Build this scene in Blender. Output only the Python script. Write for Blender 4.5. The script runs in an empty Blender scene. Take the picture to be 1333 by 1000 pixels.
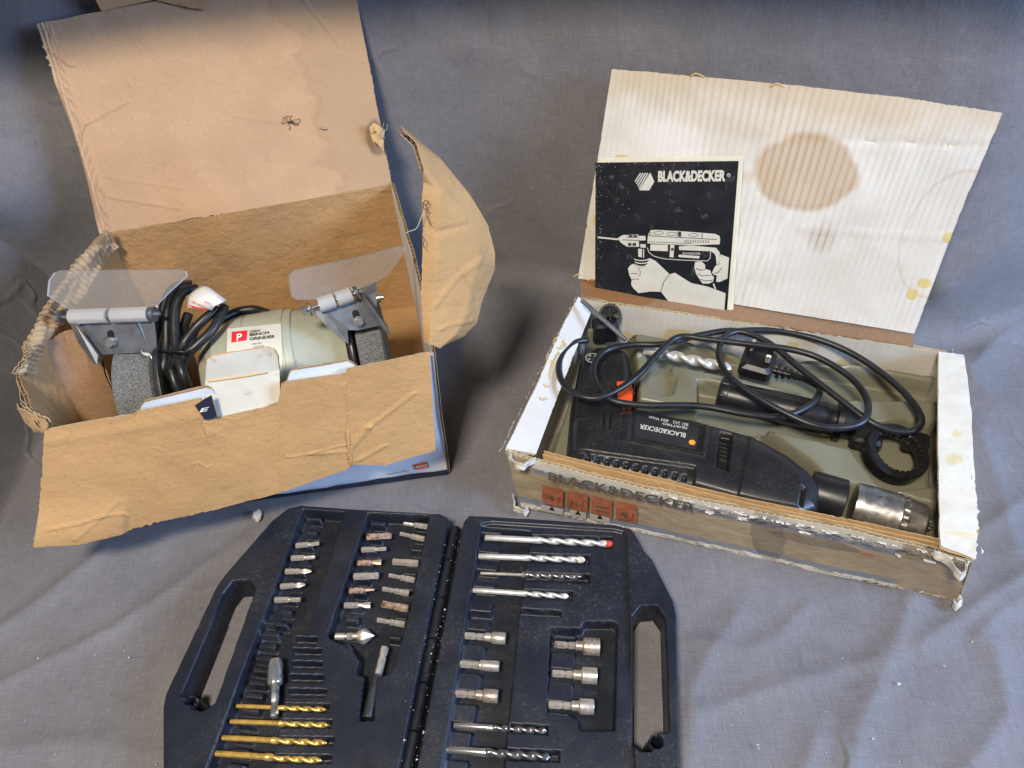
import bpy, math, random
import numpy as np
from mathutils import Vector, Matrix
random.seed(7); np.random.seed(7)
S = bpy.context.scene
COL = S.collection
# ------------------------------------------------------------ camera
F = 940.0; TH = math.radians(47); RO = math.radians(-4.8); CH = 0.66
fw = np.array([0, math.cos(TH), -math.sin(TH)]); up0 = np.array([0, math.sin(TH), math.cos(TH)]); rt0 = np.array([1., 0, 0])
UU = rt0*math.cos(RO)+up0*math.sin(RO); VV = up0*math.cos(RO)-rt0*math.sin(RO)
OO = np.array([0, 0, CH])
cd = bpy.data.cameras.new('camera'); cam = bpy.data.objects.new('camera', cd); COL.objects.link(cam)
cd.sensor_fit = 'HORIZONTAL'; cd.sensor_width = 36; cd.lens = 36*F/1333; cd.clip_start = .02; cd.clip_end = 50
M = Matrix.Identity(4)
for i, v in enumerate((UU, VV, -fw)):
    for j in range(3): M[j][i] = v[j]
M[2][3] = CH
cam.matrix_world = M
S.camera = cam
# ------------------------------------------------------------ world, lamps, exposure
w = bpy.data.worlds.new('World'); S.world = w; w.use_nodes = True
w.node_tree.nodes['Background'].inputs[0].default_value = (.80, .86, 1, 1)
w.node_tree.nodes['Background'].inputs[1].default_value = .10
def area(name, loc, aim, sx, sy, power, col):
    l = bpy.data.lights.new(name, 'AREA'); l.shape = 'RECTANGLE'; l.size = sx; l.size_y = sy; l.energy = power; l.color = col
    o = bpy.data.objects.new(name, l); COL.objects.link(o); o.location = loc
    o.rotation_euler = (Vector(aim)-Vector(loc)).to_track_quat('-Z', 'Y').to_euler()
    return o
area('room_light', (-.35, -.42, 1.76), (-.05, .5, .1), .34, .26, 31, (1, .885, .73))
area('window_light', (1.60, -.25, .95), (0, .5, .05), .7, .7, 40, (.42, .61, 1))
vs = S.view_settings; vs.view_transform = 'Standard'; vs.look = 'None'; vs.exposure = .45; vs.gamma = 1; vs.use_curve_mapping = False
S.render.engine = 'CYCLES'; S.cycles.max_bounces = 8; S.cycles.transparent_max_bounces = 12

# ------------------------------------------------------------ pixel helpers (a pixel is a direction; z or a plane gives the distance)
def ray(u, v): return fw+UU*(u-666.5)/F+VV*(500-v)/F
def P(u, v, z): d = ray(u, v); return OO+d*((z-CH)/d[2])
def PP(u, v, p, n): d = ray(u, v); return OO+d*(np.dot(np.asarray(p)-OO, n)/np.dot(d, n))
def nrm(a): a = np.asarray(a, float); return a/np.linalg.norm(a)
# ------------------------------------------------------------ noise
_H = np.random.RandomState(3).rand(64, 64, 64)
def vnoise(p):
    p = np.asarray(p, float); i = np.floor(p).astype(int); f = p-i; f = f*f*(3-2*f); o = 0
    for a in (0, 1):
        for b in (0, 1):
            for c in (0, 1):
                wgt = (f[..., 0] if a else 1-f[..., 0])*(f[..., 1] if b else 1-f[..., 1])*(f[..., 2] if c else 1-f[..., 2])
                o = o+wgt*_H[(i[..., 0]+a) & 63, (i[..., 1]+b) & 63, (i[..., 2]+c) & 63]
    return o*2-1
def fbm(p, n=3):
    p = np.asarray(p, float); s = 0; a = 1
    for k in range(n): s = s+a*vnoise(p*2**k+k*17.3); a *= .5
    return s
def sstep(x): x = np.clip(x, 0, 1); return x*x*(3-2*x)
def sdpoly(poly, X, Y):
    poly = np.asarray(poly)[:, :2]; n = len(poly); d = np.full(X.shape, 1e9); inside = np.zeros(X.shape, bool)
    for i in range(n):
        a = poly[i]; b = poly[(i+1) % n]; e = b-a; wx = X-a[0]; wy = Y-a[1]
        t = np.clip((wx*e[0]+wy*e[1])/(e@e), 0, 1); d = np.minimum(d, (wx-e[0]*t)**2+(wy-e[1]*t)**2)
        c = (a[1] > Y) != (b[1] > Y)
        if e[1] != 0: inside ^= c & (X < e[0]*(Y-a[1])/e[1]+a[0])
    d = np.sqrt(d); return np.where(inside, -d, d)
def sdline(pts, Q):
    d = np.full(Q.shape[:-1], 1e9)
    for a, b in zip(pts[:-1], pts[1:]):
        a = np.asarray(a); b = np.asarray(b); e = b-a; t = np.clip(((Q-a)@e)/(e@e), 0, 1)
        d = np.minimum(d, np.linalg.norm(Q-a-t[..., None]*e, axis=-1))
    return d
# ------------------------------------------------------------ materials
def newmat(name):
    m = bpy.data.materials.new(name); m.use_nodes = True; nt = m.node_tree; b = nt.nodes['Principled BSDF']; return m, nt, b
def N(nt, t, **k):
    n = nt.nodes.new(t)
    for a, v in k.items():
        if a.startswith('i_'):
            key = a[2:]; n.inputs[int(key) if key.isdigit() else key].default_value = v
        else: setattr(n, a, v)
    return n
def mixc(nt, fac, a, b, mode='MIX'):
    n = nt.nodes.new('ShaderNodeMix'); n.data_type = 'RGBA'; n.blend_type = mode
    for s, v in ((0, fac), (6, a), (7, b)):
        if hasattr(v, 'is_output'): nt.links.new(v, n.inputs[s])
        else: n.inputs[s].default_value = v if s == 0 else (*v[:3], 1)
    return n.outputs[2]
def mth(nt, op, a, b=0., c=0., clamp=False):
    n = nt.nodes.new('ShaderNodeMath'); n.operation = op; n.use_clamp = clamp
    for s, v in ((0, a), (1, b), (2, c)):
        if hasattr(v, 'is_output'): nt.links.new(v, n.inputs[s])
        else: n.inputs[s].default_value = v
    return n.outputs[0]
def ramp(nt, x, lo, hi):
    n = nt.nodes.new('ShaderNodeMapRange'); n.clamp = True; n.interpolation_type = 'SMOOTHSTEP'
    nt.links.new(x, n.inputs[0]); n.inputs[1].default_value = lo; n.inputs[2].default_value = hi; return n.outputs[0]
def noise(nt, scale, detail=4, rough=.55, vec=None, w=0):
    n = nt.nodes.new('ShaderNodeTexNoise'); n.inputs['Scale'].default_value = scale; n.inputs['Detail'].default_value = detail; n.inputs['Roughness'].default_value = rough
    if vec is None:
        tc = nt.nodes.get('TC') or nt.nodes.new('ShaderNodeTexCoord'); tc.name = 'TC'; vec = tc.outputs['Object']
    if w:
        a = nt.nodes.new('ShaderNodeVectorMath'); a.inputs[1].default_value = (w, w*.7, w*1.3); nt.links.new(vec, a.inputs[0]); vec = a.outputs[0]
    nt.links.new(vec, n.inputs['Vector']); return n.outputs[0]
def uvout(nt):
    tc = nt.nodes.get('TC') or nt.nodes.new('ShaderNodeTexCoord'); tc.name = 'TC'; return tc.outputs['UV']
def blob(nt, cx, cy, rx, ry, wob=.15, wscale=6, lo=1.0, hi=.85):
    """mask 1 inside an uneven ellipse in the sheet's own uv"""
    s = nt.nodes.new('ShaderNodeSeparateXYZ'); nt.links.new(uvout(nt), s.inputs[0])
    dx = mth(nt, 'DIVIDE', mth(nt, 'SUBTRACT', s.outputs[0], cx), rx); dy = mth(nt, 'DIVIDE', mth(nt, 'SUBTRACT', s.outputs[1], cy), ry)
    d = mth(nt, 'SQRT', mth(nt, 'ADD', mth(nt, 'MULTIPLY', dx, dx), mth(nt, 'MULTIPLY', dy, dy)))
    n = noise(nt, wscale, 3, .5, uvout(nt), cx*10+3)
    d = mth(nt, 'ADD', d, mth(nt, 'MULTIPLY', mth(nt, 'SUBTRACT', n, .5), wob*2))
    return d, ramp(nt, d, lo, hi)
def bump(nt, b, h, strength=.3, dist=.001):
    n = nt.nodes.new('ShaderNodeBump'); n.inputs['Strength'].default_value = strength; n.inputs['Distance'].default_value = dist
    nt.links.new(h, n.inputs['Height'])
    if b.inputs['Normal'].links: nt.links.new(b.inputs['Normal'].links[0].from_socket, n.inputs['Normal'])
    nt.links.new(n.outputs[0], b.inputs['Normal'])
def mat(name, c, rough=.5, metal=0, var=.12, vs=40, c2=None, c2lo=.55, c2hi=.7, c2s=30, bs=0, bscale=300, bd=.0005, spec=.5, rvar=.12, coat=0):
    m, nt, b = newmat(name)
    n1 = noise(nt, vs, 5, .6)
    lo = tuple(x*(1-var) for x in c); hi = tuple(min(1, x*(1+var)) for x in c)
    col = mixc(nt, ramp(nt, n1, .3, .7), lo, hi)
    if c2 is not None: col = mixc(nt, ramp(nt, noise(nt, c2s, 6, .65, None, 3.1), c2lo, c2hi), col, c2)
    nt.links.new(col, b.inputs['Base Color'])
    r = nt.nodes.new('ShaderNodeMapRange'); nt.links.new(noise(nt, vs*1.7, 4, .6, None, 5.), r.inputs[0]); r.inputs[3].default_value = max(.02, rough-rvar); r.inputs[4].default_value = min(1, rough+rvar)
    nt.links.new(r.outputs[0], b.inputs['Roughness'])
    b.inputs['Metallic'].default_value = metal; b.inputs['Specular IOR Level'].default_value = spec; b.inputs['Coat Weight'].default_value = coat
    if bs: bump(nt, b, noise(nt, bscale, 3, .6, None, 1.7), bs, bd)
    return m
MT = {}
def kraft(name, c=(.45, .285, .145), extra=None, wr=.35, rough=.75):
    m, nt, b = newmat(name)
    col = mixc(nt, ramp(nt, noise(nt, 9, 5, .6), .3, .7), tuple(x*.90 for x in c), tuple(x*1.07 for x in c))
    col = mixc(nt, ramp(nt, noise(nt, 420, 2, .6), .62, .75), col, tuple(x*.72 for x in c))
    col = mixc(nt, ramp(nt, noise(nt, 60, 4, .6, None, 2.), .60, .80), col, tuple(x*.84 for x in c))
    if extra: col = extra(nt, col, c)
    nt.links.new(col, b.inputs['Base Color']); b.inputs['Roughness'].default_value = rough; b.inputs['Specular IOR Level'].default_value = .25
    bump(nt, b, noise(nt, 95, 5, .6), min(1, wr*1.7), .0022)
    mp = nt.nodes.new('ShaderNodeMapping'); mp.inputs['Scale'].default_value = (60, 260, 260); mp.inputs['Rotation'].default_value = (0, 0, .16); nt.links.new(nt.nodes['TC'].outputs['Object'], mp.inputs[0])
    bump(nt, b, noise(nt, 1, 2, .5, mp.outputs[0]), .30, .0010)
    cr_ = nt.nodes.new('ShaderNodeTexVoronoi'); cr_.feature = 'DISTANCE_TO_EDGE'; cr_.inputs['Scale'].default_value = 13; ds = nt.nodes.new('ShaderNodeVectorMath'); nt.links.new(nt.nodes['TC'].outputs['Object'], ds.inputs[0]); n3 = nt.nodes.new('ShaderNodeTexNoise'); n3.inputs['Scale'].default_value = 11; n3.inputs['Detail'].default_value = 3; sc3 = nt.nodes.new('ShaderNodeVectorMath'); sc3.operation = 'SCALE'; sc3.inputs['Scale'].default_value = .12; nt.links.new(nt.nodes['TC'].outputs['Object'], n3.inputs['Vector']); nt.links.new(n3.outputs['Color'], sc3.inputs[0]); nt.links.new(sc3.outputs[0], ds.inputs[1]); nt.links.new(ds.outputs[0], cr_.inputs['Vector'])
    ck_ = mth(nt, 'MULTIPLY', ramp(nt, cr_.outputs['Distance'], .022, .0), ramp(nt, noise(nt, 7, 3, .6, None, 4.4), .50, .62))
    bump(nt, b, ck_, .28, .001)
    bump(nt, b, noise(nt, 900, 2, .5), .15, .0003)
    return m
def x_lid(nt, col, c):
    s = nt.nodes.new('ShaderNodeSeparateXYZ'); nt.links.new(uvout(nt), s.inputs[0])
    n = noise(nt, 5, 4, .6, uvout(nt), 4)
    e = mth(nt, 'ADD', s.outputs[0], mth(nt, 'MULTIPLY', mth(nt, 'SUBTRACT', n, .5), .22))
    m1 = ramp(nt, e, .800, .815)
    col = mixc(nt, mth(nt, 'MULTIPLY', m1, .42), col, (.36, .25, .145))
    edge = mth(nt, 'MULTIPLY', ramp(nt, e, .775, .80), mth(nt, 'SUBTRACT', 1., m1))
    col = mixc(nt, mth(nt, 'MULTIPLY', edge, .35), col, (.30, .19, .11))
    d, k = blob(nt, .975, .245, .045, .10, .35, 14, 1.0, .7)
    col = mixc(nt, mth(nt, 'MULTIPLY', k, .6), col, (.10, .075, .055))
    return mixc(nt, mth(nt, 'MULTIPLY', ramp(nt, s.outputs[0], .12, .0), .35), col, (.56, .43, .32))
def x_inner(nt, col, c):
    return mixc(nt, mth(nt, 'MULTIPLY', ramp(nt, noise(nt, 14, 5, .6, None, 9.), .5, .68), .5), col, (.30, .19, .10))
def x_tape(nt, col, c):
    d, k = blob(nt, .10, .35, .14, .9, .12, 5, 1.0, .92)
    return mixc(nt, mth(nt, 'MULTIPLY', k, .7), col, (.24, .10, .03))
MT['kraft'] = kraft('kraft_board'); MT['kraft_lid'] = kraft('kraft_board_lid', (.47, .305, .18), x_lid)
MT['kraft_flap'] = kraft('kraft_board_flap', (.47, .285, .125))
MT['kraft_in'] = kraft('kraft_board_inner', (.44, .26, .115), x_inner, .55)
MT['kraft_tape'] = kraft('kraft_board_taped', (.27, .16, .09), x_tape, .5, .5)
MT['flute'] = kraft('fluted_core', (.48, .345, .205)); MT['paleflute'] = kraft('pale_fluted_core', (.58, .47, .30))
MT['torn'] = kraft('torn_board_edge', (.60, .40, .19))
MT['whitecard'] = mat('white_printed_card', (.78, .82, .88), .45, 0, .05, 20, (.50, .50, .50), .66, .8, 60, .15, 150)
MT['navy'] = mat('navy_print', (.012, .016, .035), .45, 0, .2, 60, (.35, .35, .38), .68, .72, 120)
MT['greytab'] = mat('pale_grey_tab', (.60, .575, .49), .5, 0, .06, 30, (.40, .36, .28), .58, .75, 40, .25, 120)
MT['orange_print'] = mat('orange_print', (.75, .13, .03), .5, 0, .05)
MT['red_print'] = mat('red_print', (.70, .028, .035), .4, 0, .05)
MT['ink'] = mat('black_ink', (.02, .02, .022), .5, 0, .2)
MT['white_ink'] = mat('white_ink', (.80, .79, .74), .5, 0, .05)
MT['cream_ink'] = mat('cream_ink', (.56, .535, .45), .45, 0, .05, 60)
def whiteboard(name, lid):
    m, nt, b = newmat(name)
    c = (.77, .745, .69)
    col = mixc(nt, ramp(nt, noise(nt, 12, 5, .6), .3, .7), (.565, .53, .45), (.665, .635, .565))
    s = nt.nodes.new('ShaderNodeSeparateXYZ'); nt.links.new(uvout(nt), s.inputs[0])
    wv = mth(nt, 'SINE', mth(nt, 'MULTIPLY', mth(nt, 'ADD', s.outputs[0], mth(nt, 'MULTIPLY', noise(nt, 3, 2, .5, uvout(nt), 2), .01)), 2*math.pi*52))
    rib = ramp(nt, wv, .1, 1.)
    col = mixc(nt, mth(nt, 'MULTIPLY', rib, mth(nt, 'MULTIPLY', ramp(nt, noise(nt, 3, 3, .6, uvout(nt), 7), .35, .7), .08)), col, (.42, .34, .23))
    if lid:
        # v=0 hinge, v=1 top
        n2 = noise(nt, 4, 4, .6, uvout(nt), 11)
        top = ramp(nt, mth(nt, 'ADD', s.outputs[1], mth(nt, 'MULTIPLY', n2, .34)), .99, 1.14)
        dd0, tb = blob(nt, .42, 1.0, .42, .27, .2, 4, 1.0, .75)
        col = mixc(nt, mth(nt, 'MULTIPLY', tb, mth(nt, 'ADD', .30, mth(nt, 'MULTIPLY', rib, .15))), col, (.48, .36, .22))
        col = mixc(nt, mth(nt, 'MULTIPLY', top, .55), col, (.50, .38, .23))
        dd, k = blob(nt, .565, .655, .135, .195, .30, 4, 1.0, .80)
        rim = mth(nt, 'MULTIPLY', ramp(nt, dd, .75, .95), k)
        st = mth(nt, 'ADD', .52, mth(nt, 'ADD', mth(nt, 'MULTIPLY', rib, .16), mth(nt, 'MULTIPLY', rim, .15)), clamp=True)
        col = mixc(nt, mth(nt, 'MULTIPLY', k, st), col, (.36, .195, .05))
        dd, k = blob(nt, .40, .60, .10, .05, .3, 6, 1.0, .3)
        col = mixc(nt, mth(nt, 'MULTIPLY', k, .4), col, (.50, .32, .18))
        dd, k = blob(nt, .665, .37, .055, .10, .25, 6, 1.0, .3)
        col = mixc(nt, mth(nt, 'MULTIPLY', k, mth(nt, 'ADD', .25, mth(nt, 'MULTIPLY', rib, .35))), col, (.32, .20, .11))
        dd, k = blob(nt, .99, .47, .125, .30, .08, 4, 1.0, .97)
        ed = mth(nt, 'MULTIPLY', ramp(nt, dd, .90, .985), k)
        col = mixc(nt, mth(nt, 'MULTIPLY', ed, .5), col, (.50, .36, .24))
        col = mixc(nt, mth(nt, 'MULTIPLY', k, .14), col, (.55, .43, .32))
        for cx, cy, rx, ry in ((.075, .60, .035, .035), (.035, .31, .02, .035), (.995, .46, .02, .025), (.975, .24, .022, .025), (.955, .18, .018, .03)):
            dd, k = blob(nt, cx, cy, rx, ry, .35, 20, 1.0, .8); col = mixc(nt, mth(nt, 'MULTIPLY', k, .8), col, (.55, .42, .10))
    else:
        for cx, cy, rx, ry in ((.30, .5, .05, .25), (.52, .45, .04, .2), (.78, .55, .05, .2), (.62, .3, .02, .1), (.15, .6, .02, .12)):
            dd, k = blob(nt, cx, cy, rx, ry, .6, 16, 1.0, .8); col = mixc(nt, mth(nt, 'MULTIPLY', k, .6), col, (.55, .42, .10))
    nt.links.new(col, b.inputs['Base Color']); b.inputs['Roughness'].default_value = .6; b.inputs['Specular IOR Level'].default_value = .3
    bump(nt, b, wv, .07, .0004); bump(nt, b, noise(nt, 90, 4, .6), .3, .001)
    return m
MT['wlid'] = whiteboard('white_ribbed_board_stained', True); MT['wboard'] = whiteboard('white_ribbed_board', False)
def wboard_plain(name, c=(.67, .63, .53)):
    m, nt, b = newmat(name)
    col = mixc(nt, ramp(nt, noise(nt, 20, 5, .6), .3, .7), tuple(x*.92 for x in c), c)
    for cx, cy, rx, ry in ((.335, .55, .016, .20), (.44, .45, .024, .26), (.80, .55, .022, .42), (.835, .75, .012, .2)):
        dd, k = blob(nt, cx, cy, rx, ry, .9, 26, 1.0, .85); col = mixc(nt, mth(nt, 'MULTIPLY', k, .6), col, (.62, .50, .20))
    col = mixc(nt, mth(nt, 'MULTIPLY', ramp(nt, noise(nt, 70, 5, .7), .60, .72), .45), col, (.55, .43, .25))
    nt.links.new(col, b.inputs['Base Color']); b.inputs['Roughness'].default_value = .55
    bump(nt, b, noise(nt, 60, 5, .6), .5, .0015)
    return m
MT['wflap'] = wboard_plain('white_folded_board'); MT['wflap2'] = mat('clean_white_board', (.62, .59, .52), .5, 0, .05, 20, (.60, .55, .42), .62, .8, 40, .3, 60, .0012)
MT['glue'] = mat('dried_yellow_glue', (.60, .47, .20), .35, 0, .15, 60)
def tapefront(name):
    m, nt, b = newmat(name)
    s = nt.nodes.new('ShaderNodeSeparateXYZ'); nt.links.new(uvout(nt), s.inputs[0]); u, v = s.outputs[0], s.outputs[1]   # v 0 top, 1 bottom
    n = noise(nt, 22, 5, .65, uvout(nt), 3); nb = noise(nt, 70, 5, .7, uvout(nt), 5)
    grey = mixc(nt, ramp(nt, nb, .4, .6), (.20, .21, .25), (.26, .27, .31))
    tape = mixc(nt, ramp(nt, n, .3, .7), (.33, .255, .16), (.43, .345, .225))
    tape = mixc(nt, mth(nt, 'MULTIPLY', ramp(nt, noise(nt, 130, 3, .6, uvout(nt), 8), .60, .7), .4), tape, (.52, .37, .20))
    # tape covers a band that drifts down to the right
    e = mth(nt, 'ADD', v, mth(nt, 'MULTIPLY', mth(nt, 'SUBTRACT', n, .5), .10))
    up_ = mth(nt, 'ADD', .24, mth(nt, 'MULTIPLY', ramp(nt, u, .35, 1.), .05)); lo_ = mth(nt, 'ADD', .78, mth(nt, 'MULTIPLY', ramp(nt, u, .1, .5), .03))
    band = mth(nt, 'MULTIPLY', ramp(nt, mth(nt, 'SUBTRACT', e, up_), -.012, .012), ramp(nt, mth(nt, 'SUBTRACT', lo_, e), -.012, .012))
    band = mth(nt, 'MAXIMUM', band, ramp(nt, u, .87, .88)); band = mth(nt, 'MAXIMUM', band, mth(nt, 'MULTIPLY', ramp(nt, u, .065, .05), ramp(nt, v, .75, .7)))
    col = mixc(nt, band, grey, tape)
    # torn white paper
    edge = mth(nt, 'ADD', mth(nt, 'MULTIPLY', mth(nt, 'SUBTRACT', 1., ramp(nt, v, .04, .34)), .5), mth(nt, 'MULTIPLY', ramp(nt, v, .80, 1.), .55))
    k = ramp(nt, mth(nt, 'ADD', mth(nt, 'MULTIPLY', edge, .75), mth(nt, 'MULTIPLY', noise(nt, 38, 6, .7, uvout(nt), 14), .62)), .55, .58)
    col = mixc(nt, mth(nt, 'MULTIPLY', k, mth(nt, 'SUBTRACT', 1., mth(nt, 'MULTIPLY', band, .93))), col, (.68, .64, .55))
    blk = mth(nt, 'MULTIPLY', ramp(nt, noise(nt, 55, 5, .7, uvout(nt), 21), .52, .55), mth(nt, 'MULTIPLY', ramp(nt, v, .06, .12), ramp(nt, v, .30, .20)))
    col = mixc(nt, mth(nt, 'MULTIPLY', mth(nt, 'MULTIPLY', blk, ramp(nt, u, .33, .40)), .9), col, (.015, .015, .017))
    dd, kk = blob(nt, .60, .45, .04, .6, .2, 8, 1.0, .9); col = mixc(nt, mth(nt, 'MULTIPLY', kk, .4), col, (.06, .055, .05))
    dd, kk = blob(nt, .70, .36, .10, .10, .2, 8, 1.0, .9); col = mixc(nt, mth(nt, 'MULTIPLY', kk, .5), col, (.09, .08, .07))
    dd, kk = blob(nt, .81, .40, .016, .05, .3, 20, 1.0, .7); col = mixc(nt, mth(nt, 'MULTIPLY', kk, .6), col, (.42, .07, .04))
    nt.links.new(col, b.inputs['Base Color'])
    r = mth(nt, 'SUBTRACT', .62, mth(nt, 'MULTIPLY', band, .30)); nt.links.new(r, b.inputs['Roughness'])
    # wrinkled film
    mp = nt.nodes.new('ShaderNodeMapping'); mp.inputs['Scale'].default_value = (14, 3, 1); mp.inputs['Rotation'].default_value = (0, 0, .5); nt.links.new(uvout(nt), mp.inputs[0])
    bump(nt, b, noise(nt, 3, 5, .65, mp.outputs[0], 2), .5, .002); bump(nt, b, nb, .35, .001)
    return m
MT['tapefront'] = tapefront('taped_printed_board')
def cloth_mat():
    m, nt, b = newmat('grey_cotton_cloth')
    tc = N(nt, 'ShaderNodeTexCoord'); tc.name = 'TC'; uv = tc.outputs['UV']
    col = mixc(nt, ramp(nt, noise(nt, 7, 5, .6), .3, .7), (.146, .141, .149), (.180, .174, .183))
    def weave(sx, sy, w):
        mp = nt.nodes.new('ShaderNodeMapping'); mp.inputs['Scale'].default_value = (sx, sy, 1); nt.links.new(uv, mp.inputs[0]); return noise(nt, 1, 3, .7, mp.outputs[0], w)
    a = weave(1500, 60, 1); c = weave(60, 1500, 4)
    th = mth(nt, 'ADD', mth(nt, 'MULTIPLY', a, .5), mth(nt, 'MULTIPLY', c, .5))
    col = mixc(nt, ramp(nt, th, .36, .66), mixc(nt, 1., col, (.80, .80, .80), 'MULTIPLY'), mixc(nt, 1., col, (1.18, 1.18, 1.18), 'MULTIPLY'))
    col = mixc(nt, ramp(nt, noise(nt, 260, 3, .5, None, 6), .765, .80), col, (.55, .55, .55))
    nt.links.new(col, b.inputs['Base Color']); b.inputs['Roughness'].default_value = .72; b.inputs['Specular IOR Level'].default_value = .35
    b.inputs['Sheen Weight'].default_value = .15
    rg_ = mth(nt, 'ABSOLUTE', mth(nt, 'SUBTRACT', noise(nt, 5, 3, .5, None, 8.1), .5)); ck_ = mth(nt, 'MULTIPLY', ramp(nt, rg_, .022, .0), ramp(nt, noise(nt, 6, 2, .5, None, 15.), .48, .62)); bump(nt, b, ck_, .5, .0022)
    bump(nt, b, th, .35, .0005); bump(nt, b, noise(nt, 26, 5, .55), .55, .004)
    return m
MT['cloth'] = cloth_mat()
def dusty(name, c, rough, dust, scuff=.5, brown=None):
    m, nt, b = newmat(name)
    col = mixc(nt, ramp(nt, noise(nt, 30, 5, .6), .3, .7), tuple(x*.8 for x in c), tuple(x*1.25 for x in c))
    big = ramp(nt, noise(nt, 16, 4, .6, None, 2.3), .38, .72)
    fine = ramp(nt, noise(nt, 330, 5, .75, None, 7.7), .50, .74)
    col = mixc(nt, mth(nt, 'MULTIPLY', mth(nt, 'MULTIPLY', big, fine), .8), col, dust)
    mp = nt.nodes.new('ShaderNodeMapping'); mp.inputs['Scale'].default_value = (260, 26, 60); mp.inputs['Rotation'].default_value = (0, 0, .7); nt.links.new(nt.nodes['TC'].outputs['Object'], mp.inputs[0])
    sc = mth(nt, 'MULTIPLY', ramp(nt, noise(nt, 1, 4, .7, mp.outputs[0]), .64, .74), ramp(nt, noise(nt, 22, 3, .6, None, 9.), .48, .64))
    col = mixc(nt, mth(nt, 'MULTIPLY', sc, scuff), col, tuple(min(1, x*1.6) for x in dust))
    if brown: col = mixc(nt, mth(nt, 'MULTIPLY', ramp(nt, noise(nt, 34, 4, .6, None, 12.), .60, .76), .5), col, brown)
    nt.links.new(col, b.inputs['Base Color'])
    rr_ = mth(nt, 'ADD', rough, mth(nt, 'MULTIPLY', big, .16)); nt.links.new(rr_, b.inputs['Roughness'])
    bump(nt, b, noise(nt, 600, 3, .6), .2, .0004); return m
MT['case'] = dusty('navy_moulded_plastic', (.0100, .0130, .0215), .36, (.105, .10, .085))
MT['drillblack'] = dusty('black_textured_plastic', (.0125, .0125, .0135), .34, (.085, .08, .07), .6, (.06, .042, .026))
MT['black'] = mat('black_plastic', (.012, .012, .013), .35, 0, .3, 60, (.05, .05, .05), .65, .8, 60)
MT['rubber'] = mat('black_rubber_cord', (.013, .014, .016), .40, 0, .3, 90, (.06, .06, .06), .66, .8, 90)
MT['olive'] = mat('olive_plastic', (.185, .178, .122), .36, 0, .09, 12, (.19, .18, .13), .64, .82, 26, .1, 300)
MT['amber'] = mat('amber_print', (.85, .33, .03), .5, 0, .05)
MT['orange'] = mat('orange_plastic', (.75, .085, .015), .4, 0, .1, 90, (.2, .05, .02), .66, .8, 90)
MT['motor'] = mat('grey_green_enamel', (.37, .385, .305), .42, 0, .06, 20, (.20, .20, .15), .62, .8, 60, .1, 120)
MT['steel'] = mat('zinc_steel', (.24, .26, .29), .36, .8, .2, 50, (.20, .19, .18), .6, .8, 70)
MT['darksteel'] = mat('dark_steel', (.085, .09, .10), .42, .8, .25, 60)
MT['chrome'] = mat('bright_steel', (.50, .50, .49), .25, .85, .12, 90, (.30, .25, .19), .62, .8, 180, .2, 900, .0003)
MT['nickel'] = mat('worn_nickel', (.60, .55, .475), .34, .65, .18, 150, (.20, .13, .085), .56, .74, 260, .3, 800, .0003)
MT['brownnickel'] = mat('brown_worn_nickel', (.48, .41, .35), .4, .6, .2, 150, (.22, .13, .09), .50, .68, 230, .3, 800, .0003)
MT['rusty'] = mat('rusty_steel', (.50, .37, .28), .5, .5, .3, 200, (.17, .085, .05), .48, .62, 240, .4, 700, .0004)
MT['gold'] = mat('titanium_gold', (.80, .53, .14), .30, .65, .2, 120, (.36, .20, .05), .58, .75, 200)
MT['greybit'] = mat('grey_masonry_steel', (.78, .77, .73), .36, .6, .15, 120, (.34, .26, .19), .60, .75, 180)
MT['blackbit'] = mat('dark_twist_steel', (.22, .22, .225), .28, .8, .4, 160, (.5, .5, .5), .55, .7, 150)
MT['redtip'] = mat('red_paint', (.62, .06, .04), .5, 0, .2)
MT['whitetip'] = mat('dusty_white_tip', (.66, .60, .52), .7, 0, .2, 200, (.33, .13, .06), .52, .6, 260)
def stone():
    m, nt, b = newmat('grey_abrasive_stone')
    n = noise(nt, 900, 4, .8); col = mixc(nt, ramp(nt, n, .35, .68), (.035, .038, .04), (.33, .34, .35)); nt.links.new(col, b.inputs['Base Color']); b.inputs['Roughness'].default_value = .85
    bump(nt, b, n, .8, .0012); return m
MT['stone'] = stone()
MT['plaster'] = mat('plaster', (.55, .53, .50), .9, 0, .15, 150, None, bs=.6, bscale=300, bd=.002)
MT['speck'] = mat('pale_crumb', (.62, .60, .55), .9)
MT['insect'] = mat('brown_insect', (.055, .032, .018), .6)
MT['thread'] = mat('grey_thread', (.40, .38, .36), .8)
MT['label'] = mat('cream_label', (.60, .585, .50), .45, 0, .05, 40, (.35, .31, .22), .64, .78, 90)
MT['tag'] = mat('white_tag', (.72, .70, .66), .4, 0, .05, 60, (.5, .46, .4), .64, .8, 120)
MT['cover'] = mat('black_gloss_cover', (.010, .011, .014), .30, 0, .3, 30, (.13, .13, .12), .58, .80, 60, .25, 60, .0008)
MT['page'] = mat('aged_paper', (.68, .64, .50), .7, 0, .07, 30, (.50, .42, .27), .62, .8, 40)
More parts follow.
